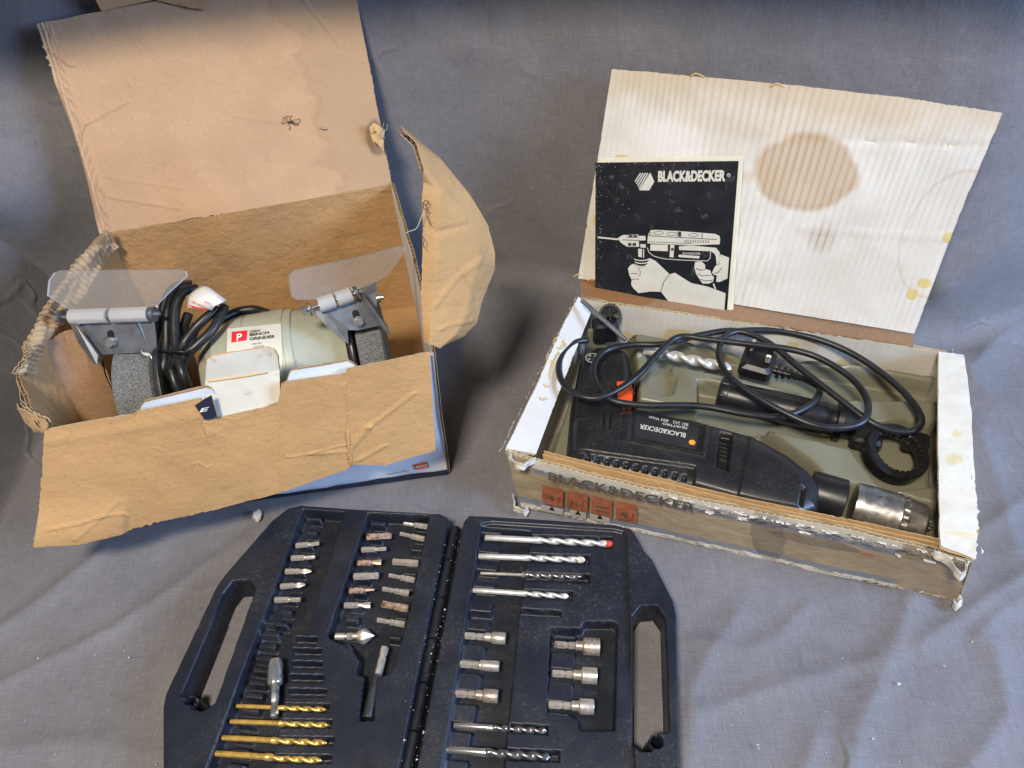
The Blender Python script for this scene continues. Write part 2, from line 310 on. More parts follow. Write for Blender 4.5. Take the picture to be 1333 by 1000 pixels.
def clear():
    m, nt, b = newmat('clear_plastic'); nt.nodes.remove(b)
    out = [n for n in nt.nodes if n.type == 'OUTPUT_MATERIAL'][0]
    t = N(nt, 'ShaderNodeBsdfTransparent'); t.inputs[0].default_value = (.86, .86, .855, 1); g = N(nt, 'ShaderNodeBsdfGlossy'); g.inputs['Roughness'].default_value = .04
    df = N(nt, 'ShaderNodeBsdfDiffuse'); df.inputs[0].default_value = (.62, .60, .57, 1)
    lw_ = N(nt, 'ShaderNodeLayerWeight'); fro = mth(nt, 'ADD', .035, mth(nt, 'MULTIPLY', mth(nt, 'POWER', lw_.outputs['Facing'], 5.), .6))
    mx = N(nt, 'ShaderNodeMixShader'); nt.links.new(fro, mx.inputs[0]); nt.links.new(t.outputs[0], mx.inputs[1]); nt.links.new(g.outputs[0], mx.inputs[2])
    m2 = N(nt, 'ShaderNodeMixShader'); nt.links.new(mth(nt, 'ADD', .15, mth(nt, 'MULTIPLY', ramp(nt, noise(nt, 120, 6, .7), .60, .8), .3)), m2.inputs[0]); nt.links.new(mx.outputs[0], m2.inputs[1]); nt.links.new(df.outputs[0], m2.inputs[2])
    nt.links.new(m2.outputs[0], out.inputs[0]); return m
MT['clear'] = clear()
def clear2():
    m, nt, b = newmat('polished_clear_edge'); b.inputs['Base Color'].default_value = (.92, .92, .91, 1); b.inputs['Roughness'].default_value = .06; b.inputs['Transmission Weight'].default_value = .80; return m
MT['clearedge'] = clear2(); MT['tubeclear'] = mat('clear_tube', (.70, .70, .69), .14, .45, .05, 20, rvar=.03); MT['glassrim'] = mat('bright_plastic_rim', (.80, .80, .78), .2, 0, .05)
# ------------------------------------------------------------ objects
LOC = {}
def thing(name, label, cat, loc=(0, 0, 0), group=None):
    o = bpy.data.objects.new(name, None); COL.objects.link(o); o.location = loc; o.empty_display_size = .02
    o['label'] = label; o['category'] = cat
    if group: o['group'] = group
    return o
def tag(o, label, cat, group=None):
    o['label'] = label; o['category'] = cat
    if group: o['group'] = group
    return o
def root_loc(p):
    v = Vector((0, 0, 0))
    while p is not None: v = v+p.location; p = p.parent
    return v
def add(name, verts, faces, mats, parent=None, smooth=True, mi=None, uv=None, shade_angle=None):
    """verts in world space; top-level meshes get an origin at their own base"""
    verts = np.asarray(verts, float)
    if parent is None: org = np.array([*verts[:, :2].mean(0), verts[:, 2].min()])
    else: org = np.array(root_loc(parent))
    me = bpy.data.meshes.new(name); me.from_pydata((verts-org).tolist(), [], [tuple(int(i) for i in f) for f in faces])
    if not isinstance(mats, (list, tuple)): mats = [mats]
    for m in mats: me.materials.append(MT[m] if isinstance(m, str) else m)
    if mi is not None: me.polygons.foreach_set('material_index', np.asarray(mi, np.int32))
    if smooth: me.polygons.foreach_set('use_smooth', np.ones(len(me.polygons), bool))
    if uv is not None:
        l = me.uv_layers.new(name='UVMap'); idx = np.zeros(len(me.loops), np.int32); me.loops.foreach_get('vertex_index', idx); l.data.foreach_set('uv', np.asarray(uv)[idx].ravel())
    if smooth and shade_angle: me.set_sharp_from_angle(angle=math.radians(shade_angle))
    me.update(); o = bpy.data.objects.new(name, me); COL.objects.link(o)
    if parent is None: o.location = org
    else: o.parent = parent
    return o
def gridfaces(nu, nv, off=0, flip=False):
    i, j = np.meshgrid(np.arange(nu-1), np.arange(nv-1), indexing='ij'); a = (i*nv+j).ravel()+off
    f = np.stack([a, a+nv, a+nv+1, a+1], 1); return f[:, ::-1] if flip else f
def resample(A, t):
    A = np.asarray(A, float); d = np.r_[0, np.cumsum(np.linalg.norm(np.diff(A, axis=0), axis=1))]; d /= d[-1]
    return np.stack([np.interp(t, d, A[:, k]) for k in range(3)], 1)
def gnormal(G):
    n = np.cross(np.gradient(G, axis=0), np.gradient(G, axis=1)); return n/np.maximum(np.linalg.norm(n, axis=-1, keepdims=True), 1e-12)
def slabmesh(T, B):
    nu, nv = T.shape[:2]; n = nu*nv
    V = np.concatenate([T.reshape(-1, 3), B.reshape(-1, 3)]); f1 = gridfaces(nu, nv); f2 = gridfaces(nu, nv, n, True)
    per = [i*nv for i in range(nu)]+[(nu-1)*nv+j for j in range(1, nv)]+[i*nv+nv-1 for i in range(nu-2, -1, -1)]+[j for j in range(nv-2, 0, -1)]
    s = [(per[k], per[(k+1) % len(per)], per[(k+1) % len(per)]+n, per[k]+n) for k in range(len(per))]
    s = np.array(s)[:, ::-1]
    return V, f1, f2, s
def sheet(name, A, B, mats, parent, t=.0034, nu=70, nv=46, rag=(.001, .001, .001, .001), amp=.0012, freq=14, bulge=None, flute='u', pitch=.0065, byindex=False, post=None):
    """corrugated board ruled between two edges A (v=0) and B (v=1); mats = (side +n, side -n, core). rag: ragged edges (v0, v1, u0, u1)"""
    us = np.linspace(0, 1, nu); vsn = np.linspace(0, 1, nv)
    if byindex:
        k = np.linspace(0, 1, len(A)); RA = np.stack([np.interp(us, k, np.asarray(A)[:, c]) for c in range(3)], 1); RB = np.stack([np.interp(us, k, np.asarray(B)[:, c]) for c in range(3)], 1)
    else: RA, RB = resample(A, us), resample(B, us)
    G = RA[:, None]*(1-vsn)[None, :, None]+RB[:, None]*vsn[None, :, None]
    U_, V_ = np.meshgrid(us, vsn, indexing='ij'); n0 = gnormal(G)
    if bulge: G = G+n0*bulge(U_, V_)[..., None]
    G = G+n0*(amp*fbm(G*freq+sum(map(ord, name)) % 13, 3))[..., None]
    if post: G = post(G, U_, V_, n0)
    n = gnormal(G); Vs = []; Fs = []; MI = []; UVs = []; off = 0
    def ragged(G, seed):
        G = G.copy(); du = G[-1:, :]-G[:1, :]; dv = G[:, -1:]-G[:, :1]; du = du/np.linalg.norm(du, axis=-1, keepdims=True); dv = dv/np.linalg.norm(dv, axis=-1, keepdims=True)
        def rg(p): return .35*fbm(p*45+seed, 2)+1.3*fbm(p*420+seed, 2)*np.clip(fbm(p*28+seed*2, 2)+.15, 0, 1)
        G[:, 0] += dv[:, 0]*(rag[0]*rg(G[:, 0]))[:, None]; G[:, -1] += dv[:, 0]*(rag[1]*rg(G[:, -1]))[:, None]
        G[0] += du[0]*(rag[2]*rg(G[0]))[:, None]; G[-1] += du[0]*(rag[3]*rg(G[-1]))[:, None]
        return G
    uv = np.stack([U_, V_], -1).reshape(-1, 2); th = .00045
    for k, sg in ((0, 1), (1, -1)):
        R = ragged(G, 5+k*31); hi = R+n*(t/2); mid = R+n*(t/2-th)
        if k: hi, mid = R-n*(t/2-th), R-n*(t/2)
        V, f1, f2, s = slabmesh(hi, mid)
        a, b = (0, 2) if k == 0 else (2, 1)
        Vs.append(V); Fs += [f1+off, f2+off, s+off]; MI += [a]*len(f1)+[b]*len(f2)+[2]*len(s); UVs += [uv, uv]; off += len(V)
    if flute:
        Ru = np.linalg.norm(G[-1, nv//2]-G[0, nv//2]); Rv = np.linalg.norm(G[nu//2, -1]-G[nu//2, 0])
        e = .004
        if flute == 'u': m = int(Ru/pitch*6); mu = np.linspace(e, 1-e, m); mv = np.linspace(e, 1-e, 24)
        else: m = int(Rv/pitch*6); mv = np.linspace(e, 1-e, m); mu = np.linspace(e, 1-e, 24)
        def lerp(Z):
            fu = mu*(nu-1); iu = np.minimum(fu.astype(int), nu-2); fu = (fu-iu)[:, None, None]; fv = mv*(nv-1); iv = np.minimum(fv.astype(int), nv-2); fv = (fv-iv)[None, :, None]
            a = Z[iu][:, iv]; b = Z[iu+1][:, iv]; c = Z[iu][:, iv+1]; d = Z[iu+1][:, iv+1]; return (a*(1-fu)+b*fu)*(1-fv)+(c*(1-fu)+d*fu)*fv
        C = lerp(G); nn = lerp(n); ph = np.arange(m)/6*2*math.pi; wv = np.sin(ph)*(t/2-th*1.2)
        C = C+nn*(wv[:, None, None] if flute == 'u' else wv[None, :, None])
        f = gridfaces(C.shape[0], C.shape[1], off); Vs.append(C.reshape(-1, 3)); Fs.append(f); MI += [2]*len(f); UVs.append(np.zeros((C.shape[0]*C.shape[1], 2)))
    return add(name, np.concatenate(Vs), np.concatenate(Fs), list(mats), parent, True, MI, np.concatenate(UVs), 35)
def slab(name, T, nvec, t, mats, parent, smooth=False, uv=None):
    """flat polygon T (list of 3D points) thickened by t along -nvec"""
    T = np.asarray(T, float); n = len(T); V = np.concatenate([T, T-np.asarray(nvec)*t])
    F_ = [tuple(range(n)), tuple(range(2*n-1, n-1, -1))]+[(i, i+n, (i+1) % n+n, (i+1) % n) for i in range(n)]
    return add(name, V, F_, mats, parent, smooth, [0, 0]+[len(mats)-1 if isinstance(mats, (list, tuple)) else 0]*n)
def frame(axis, up=(0, 0, 1)):
    axis = np.asarray(axis, float); x = nrm(axis if len(axis) == 3 else np.append(axis, 0)); y = np.cross(up, x)
    if np.linalg.norm(y) < 1e-6: y = np.cross((0, 1, 0), x)
    y = nrm(y); return x, y, np.cross(x, y)
def loft(name, origin, axis, rings, mats, parent=None, n=20, up=(0, 0, 1), cap=True, ang=40, mi=None, closed_ring=False):
    """rings: (x along axis, radius or function(theta array)->radius array)"""
    x, y, z = frame(axis, up); th = np.linspace(0, 2*math.pi, n, endpoint=False); V = []
    for r in rings:
        rad = r[1](th) if callable(r[1]) else np.full(n, r[1]); V.append(np.asarray(origin)+x*r[0]+np.outer(rad*np.cos(th), y)+np.outer(rad*np.sin(th), z))
    m = len(rings); F_ = []; MI = []
    for i in range(m-1 if not closed_ring else m):
        j = (i+1) % m
        for k in range(n): F_.append((i*n+k, i*n+(k+1) % n, j*n+(k+1) % n, j*n+k)); MI.append(mi[i] if mi else 0)
    if cap and not closed_ring: F_ += [tuple(range(n-1, -1, -1)), tuple(range((m-1)*n, m*n))]; MI += [mi[0] if mi else 0, mi[-1] if mi else 0]
    return add(name, np.concatenate(V), F_, mats, parent, True, MI, None, ang)
def crspline(pts, per=8):
    p = np.asarray(pts, float); p = np.vstack([2*p[0]-p[1], p, 2*p[-1]-p[-2]]); out = []
    for i in range(1, len(p)-2):
        for t in np.linspace(0, 1, per, endpoint=False):
            a, b, c, d = p[i-1], p[i], p[i+1], p[i+2]; out.append(.5*((2*b)+(c-a)*t+(2*a-5*b+4*c-d)*t*t+(3*b-a-3*c+d)*t**3))
    out.append(p[-2]); return np.array(out)
def tube(name, pts, r, m, parent=None, n=10, per=8, flat=1.0):
    c = crspline(pts, per) if per else np.asarray(pts, float); t = np.gradient(c, axis=0); t /= np.linalg.norm(t, axis=1)[:, None]
    ref = np.array([0, 0, 1.]); V = []; th = np.linspace(0, 2*math.pi, n, endpoint=False); pn = None
    for k in range(len(c)):
        s = np.cross(t[k], ref if pn is None else pn)
        if pn is not None: a = pn-t[k]*(pn@t[k])
        else:
            a = ref-t[k]*(ref@t[k])
            if np.linalg.norm(a) < 1e-3: a = np.array([1., 0, 0])-t[k]*t[k][0]
        a = nrm(a); pn = a; b = np.cross(t[k], a); V.append(c[k]+r*(np.outer(np.cos(th), a)*flat+np.outer(np.sin(th), b)))
    m_ = len(c); F_ = [(i*n+k, i*n+(k+1) % n, (i+1)*n+(k+1) % n, (i+1)*n+k) for i in range(m_-1) for k in range(n)]
    F_ += [tuple(range(n-1, -1, -1)), tuple(range((m_-1)*n, m_*n))]
    return add(name, np.concatenate(V), F_, m, parent)
def boxm(name, c, ax, sx, sy, sz, m, parent=None, up=(0, 0, 1), bev=.0008):
    """bevelled box centred at c, long axis ax"""
    x, y, z = frame(ax, up); V = []; b = min(bev, sx*.3, sy*.3, sz*.3)
    F_ = []
    hx, hy, hz = sx/2, sy/2, sz/2
    rings = [(-hz, b), (-hz+b, 0), (hz-b, 0), (hz, b)]
    for zz, ins in rings:
        q = []
        for sx_, sy_, o in ((1, 1, 0), (1, 1, 1), (-1, 1, 1), (-1, 1, 0), (-1, -1, 0), (-1, -1, 1), (1, -1, 1), (1, -1, 0)):
            q.append(np.asarray(c)+x*sx_*(hx-ins-(b if o else 0))+y*sy_*(hy-ins-(0 if o else b))+z*zz)
        V += q
    n = 8
    for i in range(3):
        for k in range(n): F_.append((i*n+k, i*n+(k+1) % n, (i+1)*n+(k+1) % n, (i+1)*n+k))
    F_ += [tuple(range(n-1, -1, -1)), tuple(range(3*n, 4*n))]
    return add(name, V, F_, m, parent, False)
def text(body, o, xd, yd, width, height, m, parent, off=0., name='lettering', lift=None):
    cu = bpy.data.curves.new('tmp', 'FONT'); cu.body = body; cu.offset = off; cu.resolution_u = 3
    ob = bpy.data.objects.new('tmp', cu); COL.objects.link(ob); bpy.context.view_layer.update()
    me = ob.evaluated_get(bpy.context.evaluated_depsgraph_get()).to_mesh(); v = np.zeros(len(me.vertices)*3); me.vertices.foreach_get('co', v); v = v.reshape(-1, 3); fs = [tuple(p.vertices) for p in me.polygons]
    v[:, :2] -= v[:, :2].min(0); ext = v[:, :2].max(0); v[:, 0] *= width/ext[0]; v[:, 1] *= height/ext[1]
    bpy.data.objects.remove(ob); bpy.data.curves.remove(cu)
    W = np.asarray(o)+np.outer(v[:, 0], xd)+np.outer(v[:, 1], yd)
    return add(name, W, fs, m, parent, False)
def flatpoly(name, pts, m, parent): return add(name, pts, [tuple(range(len(pts)))], m, parent, False)
def hfield(name, o, ux, uy, su, sv, cell, zf, mats, parent, mif=None):
    us = np.arange(su[0], su[1]+cell, cell); vv = np.arange(sv[0], sv[1]+cell, cell); A, B = np.meshgrid(us, vv, indexing='ij')
    X = o[0]+ux[0]*A+uy[0]*B; Y = o[1]+ux[1]*A+uy[1]*B; Z, keep = zf(X, Y)
    f = gridfaces(len(us), len(vv)); k = keep.ravel()[f].any(1); f = f[k]
    used = np.unique(f); remap = np.zeros(X.size, int); remap[used] = np.arange(len(used)); V = np.stack([X.ravel(), Y.ravel(), Z.ravel()], 1)[used]; f = remap[f]
    p = V[f[0]]
    if np.cross(p[1]-p[0], p[2]-p[0])[2] < 0: f = f[:, ::-1]
    return add(name, V, f, mats, parent, True, None if mif is None else mif(V, f))
# ============================================================ the setting: one grey cloth over seat, back and left arm
def build_cloth():
    xs = np.r_[np.linspace(-1.05, -.62, 60), np.linspace(-.616, .75, 340), np.linspace(.76, 1.15, 30)]
    ybx = np.array([-1.2, -.7, -.46, -.3, -.13, .0, .1, .3, .5, .62, .75, 1.2]); ybv = np.array([.80, .80, .812, .835, .855, .84, .80, .715, .635, .64, .68, .72])
    xf = np.linspace(-1.3, 1.3, 521); yf = np.interp(xf, ybx, ybv); kern = np.hanning(41); kern /= kern.sum(); yf = np.convolve(np.pad(yf, 20, 'edge'), kern, 'valid')
    # back profile by arc: floor fraction then arc, wall, arc forward, overhang
    R = .035; lean = .13; la = math.pi/2-math.atan(lean)
    rows = [('f', t) for t in np.linspace(0, 1, 200)]
    arc = [(R*math.sin(a)-R, R-R*math.cos(a)) for a in np.linspace(0, la, 12)[1:]]
    y1, z1 = arc[-1]; wall = [(y1+lean*(z-z1), z) for z in np.linspace(z1, .50, 110)[1:]]
    y2, z2 = wall[-1]; R2 = .05
    top = [(y2-R2*.95+R2*math.cos(a), z2+R2*math.sin(a)) for a in np.linspace(.1, math.pi*.5, 10)]; y3, z3 = top[-1]
    over = [(y3-d, z3+.02*d) for d in np.linspace(.01, .175, 12)]  # unseen forward lip of cloth, added to shade the upper backdrop and lid
    prof = arc+wall+top+over
    # left arm profile
    X = xs.copy(); xw = -.575
    LZ = np.where(xs < xw, 0, 0).astype(float); d = np.maximum(0, xw-xs)
    LX = np.where(xs < xw, xw-d*.42, xs); LZ = np.where(xs < xw, d*.95*sstep(d/.07), 0)
    G = np.zeros((len(xs), len(rows)+len(prof), 3))
    for i, x in enumerate(xs):
        yb = np.interp(LX[i], xf, yf); y0 = -.12
        for j, (_, t) in enumerate(rows): G[i, j] = (LX[i], y0+(yb-R-y0)*t, 0)
        for j, (dy, z) in enumerate(prof): G[i, len(rows)+j] = (LX[i], yb+dy, z)
    L = LZ[:, None]*np.ones(G.shape[1])[None]
    # the arm swells towards the sitter and leans over at the top
    G[..., 2] = (G[..., 2]**3+np.maximum(L, 0)**3)**(1/3)
    UVv = np.stack([xs[:, None]*np.ones(G.shape[1])[None], np.r_[np.linspace(0, 1, 200)*.9, .9+np.linspace(0, 1, len(prof))*.8][None]*np.ones(len(xs))[:, None]], -1)
    n = gnormal(G); n *= np.sign(n[:, :1, 2:3]+1e-9)
    D = .0022*fbm(G*np.array([5, 5, 4])+3, 3)
    D += .0016*fbm(G*np.array([14, 5, 6])+9, 2)
    def ridge(px, a, w, z=0, asym=0):
        pts = [P(u, v, z) for u, v in px]; dd = sdline(pts, G); return a*(.45*np.exp(-(dd/w)**2)+.55*np.exp(-dd/(w*.55)))
    D += 1.0*ridge([(1185, 775), (1160, 850), (1115, 950), (1095, 1060)], .007, .017)+1.0*ridge([(1340, 745), (1270, 790), (1195, 842)], .006, .011)
    D += 1.0*ridge([(1340, 775), (1300, 800), (1270, 830)], .004, .008)+1.0*ridge([(1290, 840), (1310, 930), (1255, 1010)], .006, .016)
    D += 1.0*ridge([(960, 800), (925, 850), (898, 905), (895, 1000)], .005, .014)+1.0*ridge([(1050, 790), (1010, 830), (965, 850), (900, 835)], .0035, .008)
    D += 1.0*ridge([(1140, 860), (1030, 890), (910, 930)], .004, .010)+1.0*ridge([(1060, 960), (1040, 1030)], .005, .012)
    D += 1.0*ridge([(-40, 915), (145, 822), (317, 705)], .005, .010)+1.0*ridge([(-20, 835), (60, 780), (130, 725)], .006, .013)+1.0*ridge([(-30, 985), (100, 965), (205, 985)], .005, .014)
    D += 1.0*ridge([(1275, 560), (1300, 640), (1320, 720)], .006, .02)+1.0*ridge([(1280, 690), (1350, 640)], .004, .010)
    D += 1.0*ridge([(1265, 480), (1300, 440), (1360, 400)], .012, .022)+1.0*ridge([(1240, 470), (1290, 520), (1350, 540)], .006, .018)
    # folds of the hanging cloth
    for (u0, v0), (u1, v1), a, wd in (((1215, 352), (1370, 205), .040, .026), ((1215, 405), (1370, 330), .030, .020), ((1150, 430), (1330, 300), .012, .02), ((560, 30), (590, 260), .003, .006), ((600, 60), (720, 75), .004, .02), ((640, 320), (700, 350), .004, .014)):
        nb = np.array([.25, -1, .1]); pb = (.5, .67, .1) if u0 > 1000 else (.0, .87, .2)
        a_, b_ = PP(u0, v0, pb, nb), PP(u1, v1, pb, nb); D += a*np.exp(-(sdline([a_, b_], G)/wd)**2)
    D += .012*vnoise(np.stack([G[..., 0]*6.5+G[..., 2]*1.5, G[..., 2]*0+.4, G[..., 2]*1.3], -1))*sstep((G[..., 2]-.03)/.10)+.003*vnoise(np.stack([G[..., 0]*24+G[..., 2]*5, G[..., 2]*0+.4, G[..., 2]*2], -1))*sstep((G[..., 2]-.03)/.10)
    # swell of the left arm
    D += ridge([(-60, 100), (10, 260), (30, 330), (-30, 420)], .085, .09, .22)
    D *= np.clip((1.15-abs(G[..., 0]))/.2, 0, 1)
    G = G+n*D[..., None]
    nf = len(rows)
    o = add('cloth', G.reshape(-1, 3), gridfaces(*G.shape[:2]), 'cloth', None, True, None, UVv.reshape(-1, 2)); o['kind'] = 'structure'
build_cloth()
# ============================================================ grinder carton
H1 = .195
gFL, gFR, gNR, gNL = P(137, 303, H1), P(510, 238, H1), P(563, 450, H1), P(48, 551, H1)
bNR = P(583, 617, .003); bNL = np.array([-.418, .4615, .003]); bFR = np.array([gFR[0], gFR[1]-.004, .003]); bFL = np.array([gFL[0]+.004, gFL[1]-.004, .003])
ge = nrm(gNR-gNL); gk = nrm(np.cross(ge, [0, 0, 1]))     # along the box, outwards at the front
GB = thing('cardboard_box', 'torn brown and white cardboard box with lid thrown back, holding the bench grinder', 'box', tuple((bNR+bNL+bFR+bFL)/4*[1, 1, 0]))
I3 = lambda a, b, t: a*(1-t)+b*t
sheet('bottom', [bNL+[0, 0, .002], bNR+[0, 0, .002]], [bFL+[0, 0, .002], bFR+[0, 0, .002]], ('kraft_in', 'whitecard', 'flute'), GB, nu=30, nv=24, flute=None, amp=.0003)
# front panel: white printed outside, its top edge shows in two places above the flap fold
def ftop(u): return float(np.interp(u, [0, .12, .23, .245, .40, .43, .435, .60, .605, .615, .78, .79, 1], [-.022, -.022, -.016, -.002, .001, .001, -.022, -.022, -.022, .001, .000, -.012, -.010]))
uu = np.linspace(0, 1, 60)
fi = -gk*.003
sheet('front_panel', [I3(gNL, gNR, u)+[0, 0, ftop(u)]+fi for u in uu], [I3(bNL, bNR, u)+fi for u in uu], ('kraft_in', 'whitecard', 'flute'), GB, nu=90, nv=40, amp=.0006, rag=(.0012, 0, 0, 0), byindex=True)
fp = [o for o in GB.children if o.name == 'front_panel'][0]
fd = nrm(bNR-bNL)
def onfront(u, v, lift=.0006):
    n = nrm(np.cross(bNR-bNL, gNR-bNR)); n = n if n@gk > 0 else -n; return PP(u, v, bNR+n*lift, n)
band = [onfront(u, v, .0012) for u, v in ((196, 677), (300, 656), (420, 634), (520, 616), (583, 606), (583.5, 617.5), (520, 628), (420, 644.5), (300, 665), (196, 681))]
def bandz(px): return [I3(bNL, bNR, t)+gk*.0012+np.array([0, 0, z]) for t, z in px]
lo_ = [(t, .001) for t in np.linspace(-.004, 1.0, 24)]; hi_ = [(t, .0085+.002*math.sin(t*9)+.0008*math.sin(t*90)) for t in np.linspace(1.0, -.004, 24)]
strip = bandz(lo_)+bandz(hi_); m_ = 24
add('printed_band', strip, [(i, i+1, 2*m_-2-i, 2*m_-1-i) for i in range(m_-1)], 'navy', fp, False)
o = onfront(541, 612); x_ = nrm(onfront(562, 608)-o); y_ = nrm(np.cross(np.cross(x_, gNR-bNR), x_)); y_ = y_ if y_[2] > 0 else -y_
lw = .0155
flatpoly('printed_logo', [o, o+x_*lw, o+x_*lw+y_*.0095, o+y_*.0095], 'orange_print', fp)
text('B&Q', o+x_*.0017+y_*.0025+gk*.0004, x_, y_, .012, .0045, 'white_ink', fp, .02)
o2 = onfront(505, 619); text('Engineered for', o2, x_, y_, .024, .0032, 'ink', fp)
# right side panel, back, left
sheet('side_panel', [gNR, I3(gNR, gFR, .3)+[.004, 0, .001], I3(gNR, gFR, .7)+[.003, 0, 0], gFR], [bNR, I3(bNR, bFR, .3), I3(bNR, bFR, .7), bFR], ('whitecard', 'kraft_in', 'flute'), GB, nu=60, nv=30, rag=(.002, 0, 0, 0), byindex=True)
inb = nrm(np.cross([0, 0, 1], gFR-gFL))*-.002
sheet('back_panel', [gFL+inb, gFR+inb], [bFL+inb, bFR+inb], ('whitecard', 'kraft_in', 'flute'), GB, nu=70, nv=40, amp=.002, freq=18)
lNL = P(22, 490, H1)
# left panel with peeled liner along its top
sheet('side_panel', [gFL+[.002, -.004, 0], I3(gFL, lNL, .5)+[-.004, 0, 0], lNL, I3(lNL, gNL, .5), gNL], [bFL, I3(bFL, bNL, .4), I3(bFL, bNL, .8), I3(bFL, bNL, .95), bNL], ('kraft_in', 'whitecard', 'flute'), GB, nu=60, nv=30, rag=(.002, 0, 0, 0))
T0 = [P(u, v, H1+.012) for u, v in ((139, 300), (118, 318), (88, 356), (60, 398), (36, 448), (22, 486))]
T1 = [P(u, v, H1-.012) for u, v in ((153, 322), (140, 338), (112, 380), (84, 418), (62, 452), (44, 490))]
def ribs(G, U_, V_, n):
    q = fbm(np.stack([U_*9, V_*3, U_*0], -1), 2); return G+n*(.0019*np.clip(.75+.9*fbm(np.stack([U_*14, V_*2, U_*0+4], -1), 2), .15, 1.3)*np.sin(U_*2*math.pi*34+q*1.6)-.003*sstep((V_-.6)/.4)+.004*q)[..., None]
sheet('peeled_edge', T0, T1, ('flute', 'flute', 'flute'), GB, t=.0025, nu=34*8, nv=20, flute=None, byindex=True, post=ribs, rag=(.002, .001, 0, 0), amp=.002, freq=30)
# inner flap on the left, brown, with old tape, folded down into the box
J0 = [P(u, v, H1-.010) for u, v in ((26, 486), (52, 455), (84, 430), (112, 428), (130, 440))]
J1 = [P(u, v, .105) for u, v in ((58, 562), (85, 560), (115, 556), (142, 548), (160, 540))]
sheet('inner_flap', J0, J1, ('kraft_tape', 'kraft_tape', 'flute'), GB, nu=40, nv=40, rag=(.003, .001, .002, .002), bulge=lambda U_, V_: -.006*np.sin(V_*math.pi))
C0 = [P(u, v, H1-.004) for u, v in ((24, 490), (32, 520), (48, 548))]; C1 = [P(u, v, H1-.035) for u, v in ((42, 492), (52, 520), (66, 556))]
sheet('corner_scrap', C0, C1, ('paleflute', 'flute', 'paleflute'), GB, nu=24, nv=12, rag=(.004, .003, .002, .002), byindex=True, amp=.003, freq=40)
C0 = [P(u, v, H1+.004) for u, v in ((28, 524), (34, 532), (48, 545), (64, 551))]; C1 = [P(u, v, H1-.02) for u, v in ((26, 532), (34, 548), (44, 560), (62, 566))]
sheet('corner_scrap', C0, C1, ('kraft', 'flute', 'paleflute'), GB, nu=30, nv=10, rag=(.003, .004, .002, .002), byindex=True, amp=.003, freq=50)
# lid leaning back on the cloth
ga = math.radians(60); le = nrm(gFR-gFL); lk = np.cross([0, 0, 1], le); ld = lk*math.cos(ga)+np.array([0, 0, 1])*math.sin(ga); ln = np.cross(le, ld)*1.0
def onglid(u, v, lift=0.): return PP(u, v, gFL+nrm(ln)*0, ln)+(-ln if ln@(OO-gFL) < 0 else ln)*lift
gl_n = nrm(ln if ln@(OO-gFL) > 0 else -ln)
LA = [onglid(u, v) for u, v in ((131, 304), (150, 302), (250, 285), (350, 269), (450, 252), (511, 243))]
LB = [onglid(u, v) for u, v in ((48, 31), (70, 27), (140, 13), (250, -6), (360, -25), (456, -42))]
def lidpost(G, U_, V_, n):
    a = 0
    for u0, w_, h_ in ((.055, .010, .0014), (.10, .006, .0012), (.135, .006, .0012)): a = a+h_*np.exp(-((U_-u0-.01*np.sin(V_*9))/w_)**2)
    for (x0, y0, x1, y1, h_) in ((.02, .45, .35, .60, .0016), (.14, .22, .38, .06, .0014), (.12, .33, .40, .16, .0008), (.60, .45, .68, .40, .0008), (.84, .95, .92, .70, .0014), (.05, .88, .22, .80, .0018)):
        e = np.array([x1-x0, y1-y0]); t = np.clip(((U_-x0)*e[0]+(V_-y0)*e[1])/(e@e), 0, 1); d = np.hypot(U_-x0-e[0]*t, (V_-y0-e[1]*t)*.7); a = a+h_*np.exp(-(d/.0045)**2)
    edge = -.010*np.exp(-U_/.02)*np.sin(np.clip(V_*1.3, 0, 1)*math.pi)
    G = G+gl_n*(a+edge-.012*np.sin(V_*math.pi)*(.4+.6*U_))[..., None]
    return G
LID = sheet('lid', LA, LB, ('kraft_lid', 'whitecard', 'flute'), GB, nu=240, nv=160, rag=(.0012, .0012, .0030, .0012), amp=.0022, freq=12, byindex=True, post=lidpost) if (np.cross(np.array(LA[-1])-LA[0], np.array(LB[0])-LA[0])@gl_n > 0) else sheet('lid', LA, LB, ('whitecard', 'kraft_lid', 'flute'), GB, nu=240, nv=160, rag=(.0012, .0012, .0030, .0012), amp=.0022, freq=12, byindex=True, post=lidpost)
K0 = [onglid(u, v, .004) for u, v in ((134, 14), (200, 1), (270, -12))]; K1 = [onglid(u, v, .035) for u, v in ((112, -50), (190, -60), (268, -66))]
sheet('tuck_flap', K0, K1, ('kraft', 'kraft', 'flute'), LID, nu=30, nv=12, byindex=True)
K0 = [onglid(u, v, .006) for u, v in ((202, 1), (240, 9), (271, 14))]; K1 = [onglid(u, v, .02) for u, v in ((205, -40), (240, -40), (262, -30))]
sheet('tuck_flap', K0, K1, ('kraft', 'kraft', 'flute'), LID, nu=20, nv=12, byindex=True)
# hole torn out of the lid's right edge, with frayed paper
for px in (((482, 166), (488, 162), (495, 167), (498, 172)), ((484, 178), (489, 174), (495, 178), (499, 186))):
    A = [onglid(u, v, .001+.004*random.random()) for u, v in px]; B = [onglid(u+random.uniform(-4, 4), v+random.uniform(9, 14), .003+.005*random.random()) for u, v in px]
    sheet('torn_paper', A, B, ('kraft_lid', 'torn', 'torn'), LID, t=.0009, nu=24, nv=16, rag=(.004, .005, .003, .003), byindex=True, flute=None, amp=.0035, freq=90)
for pts in (((497, 168), (500, 176), (494, 180), (500, 160)), ((495, 166), (503, 170), (504, 162))):
    tube('thread', [onglid(u, v, .008) for u, v in pts], .0003, 'thread', LID, 5, 5)
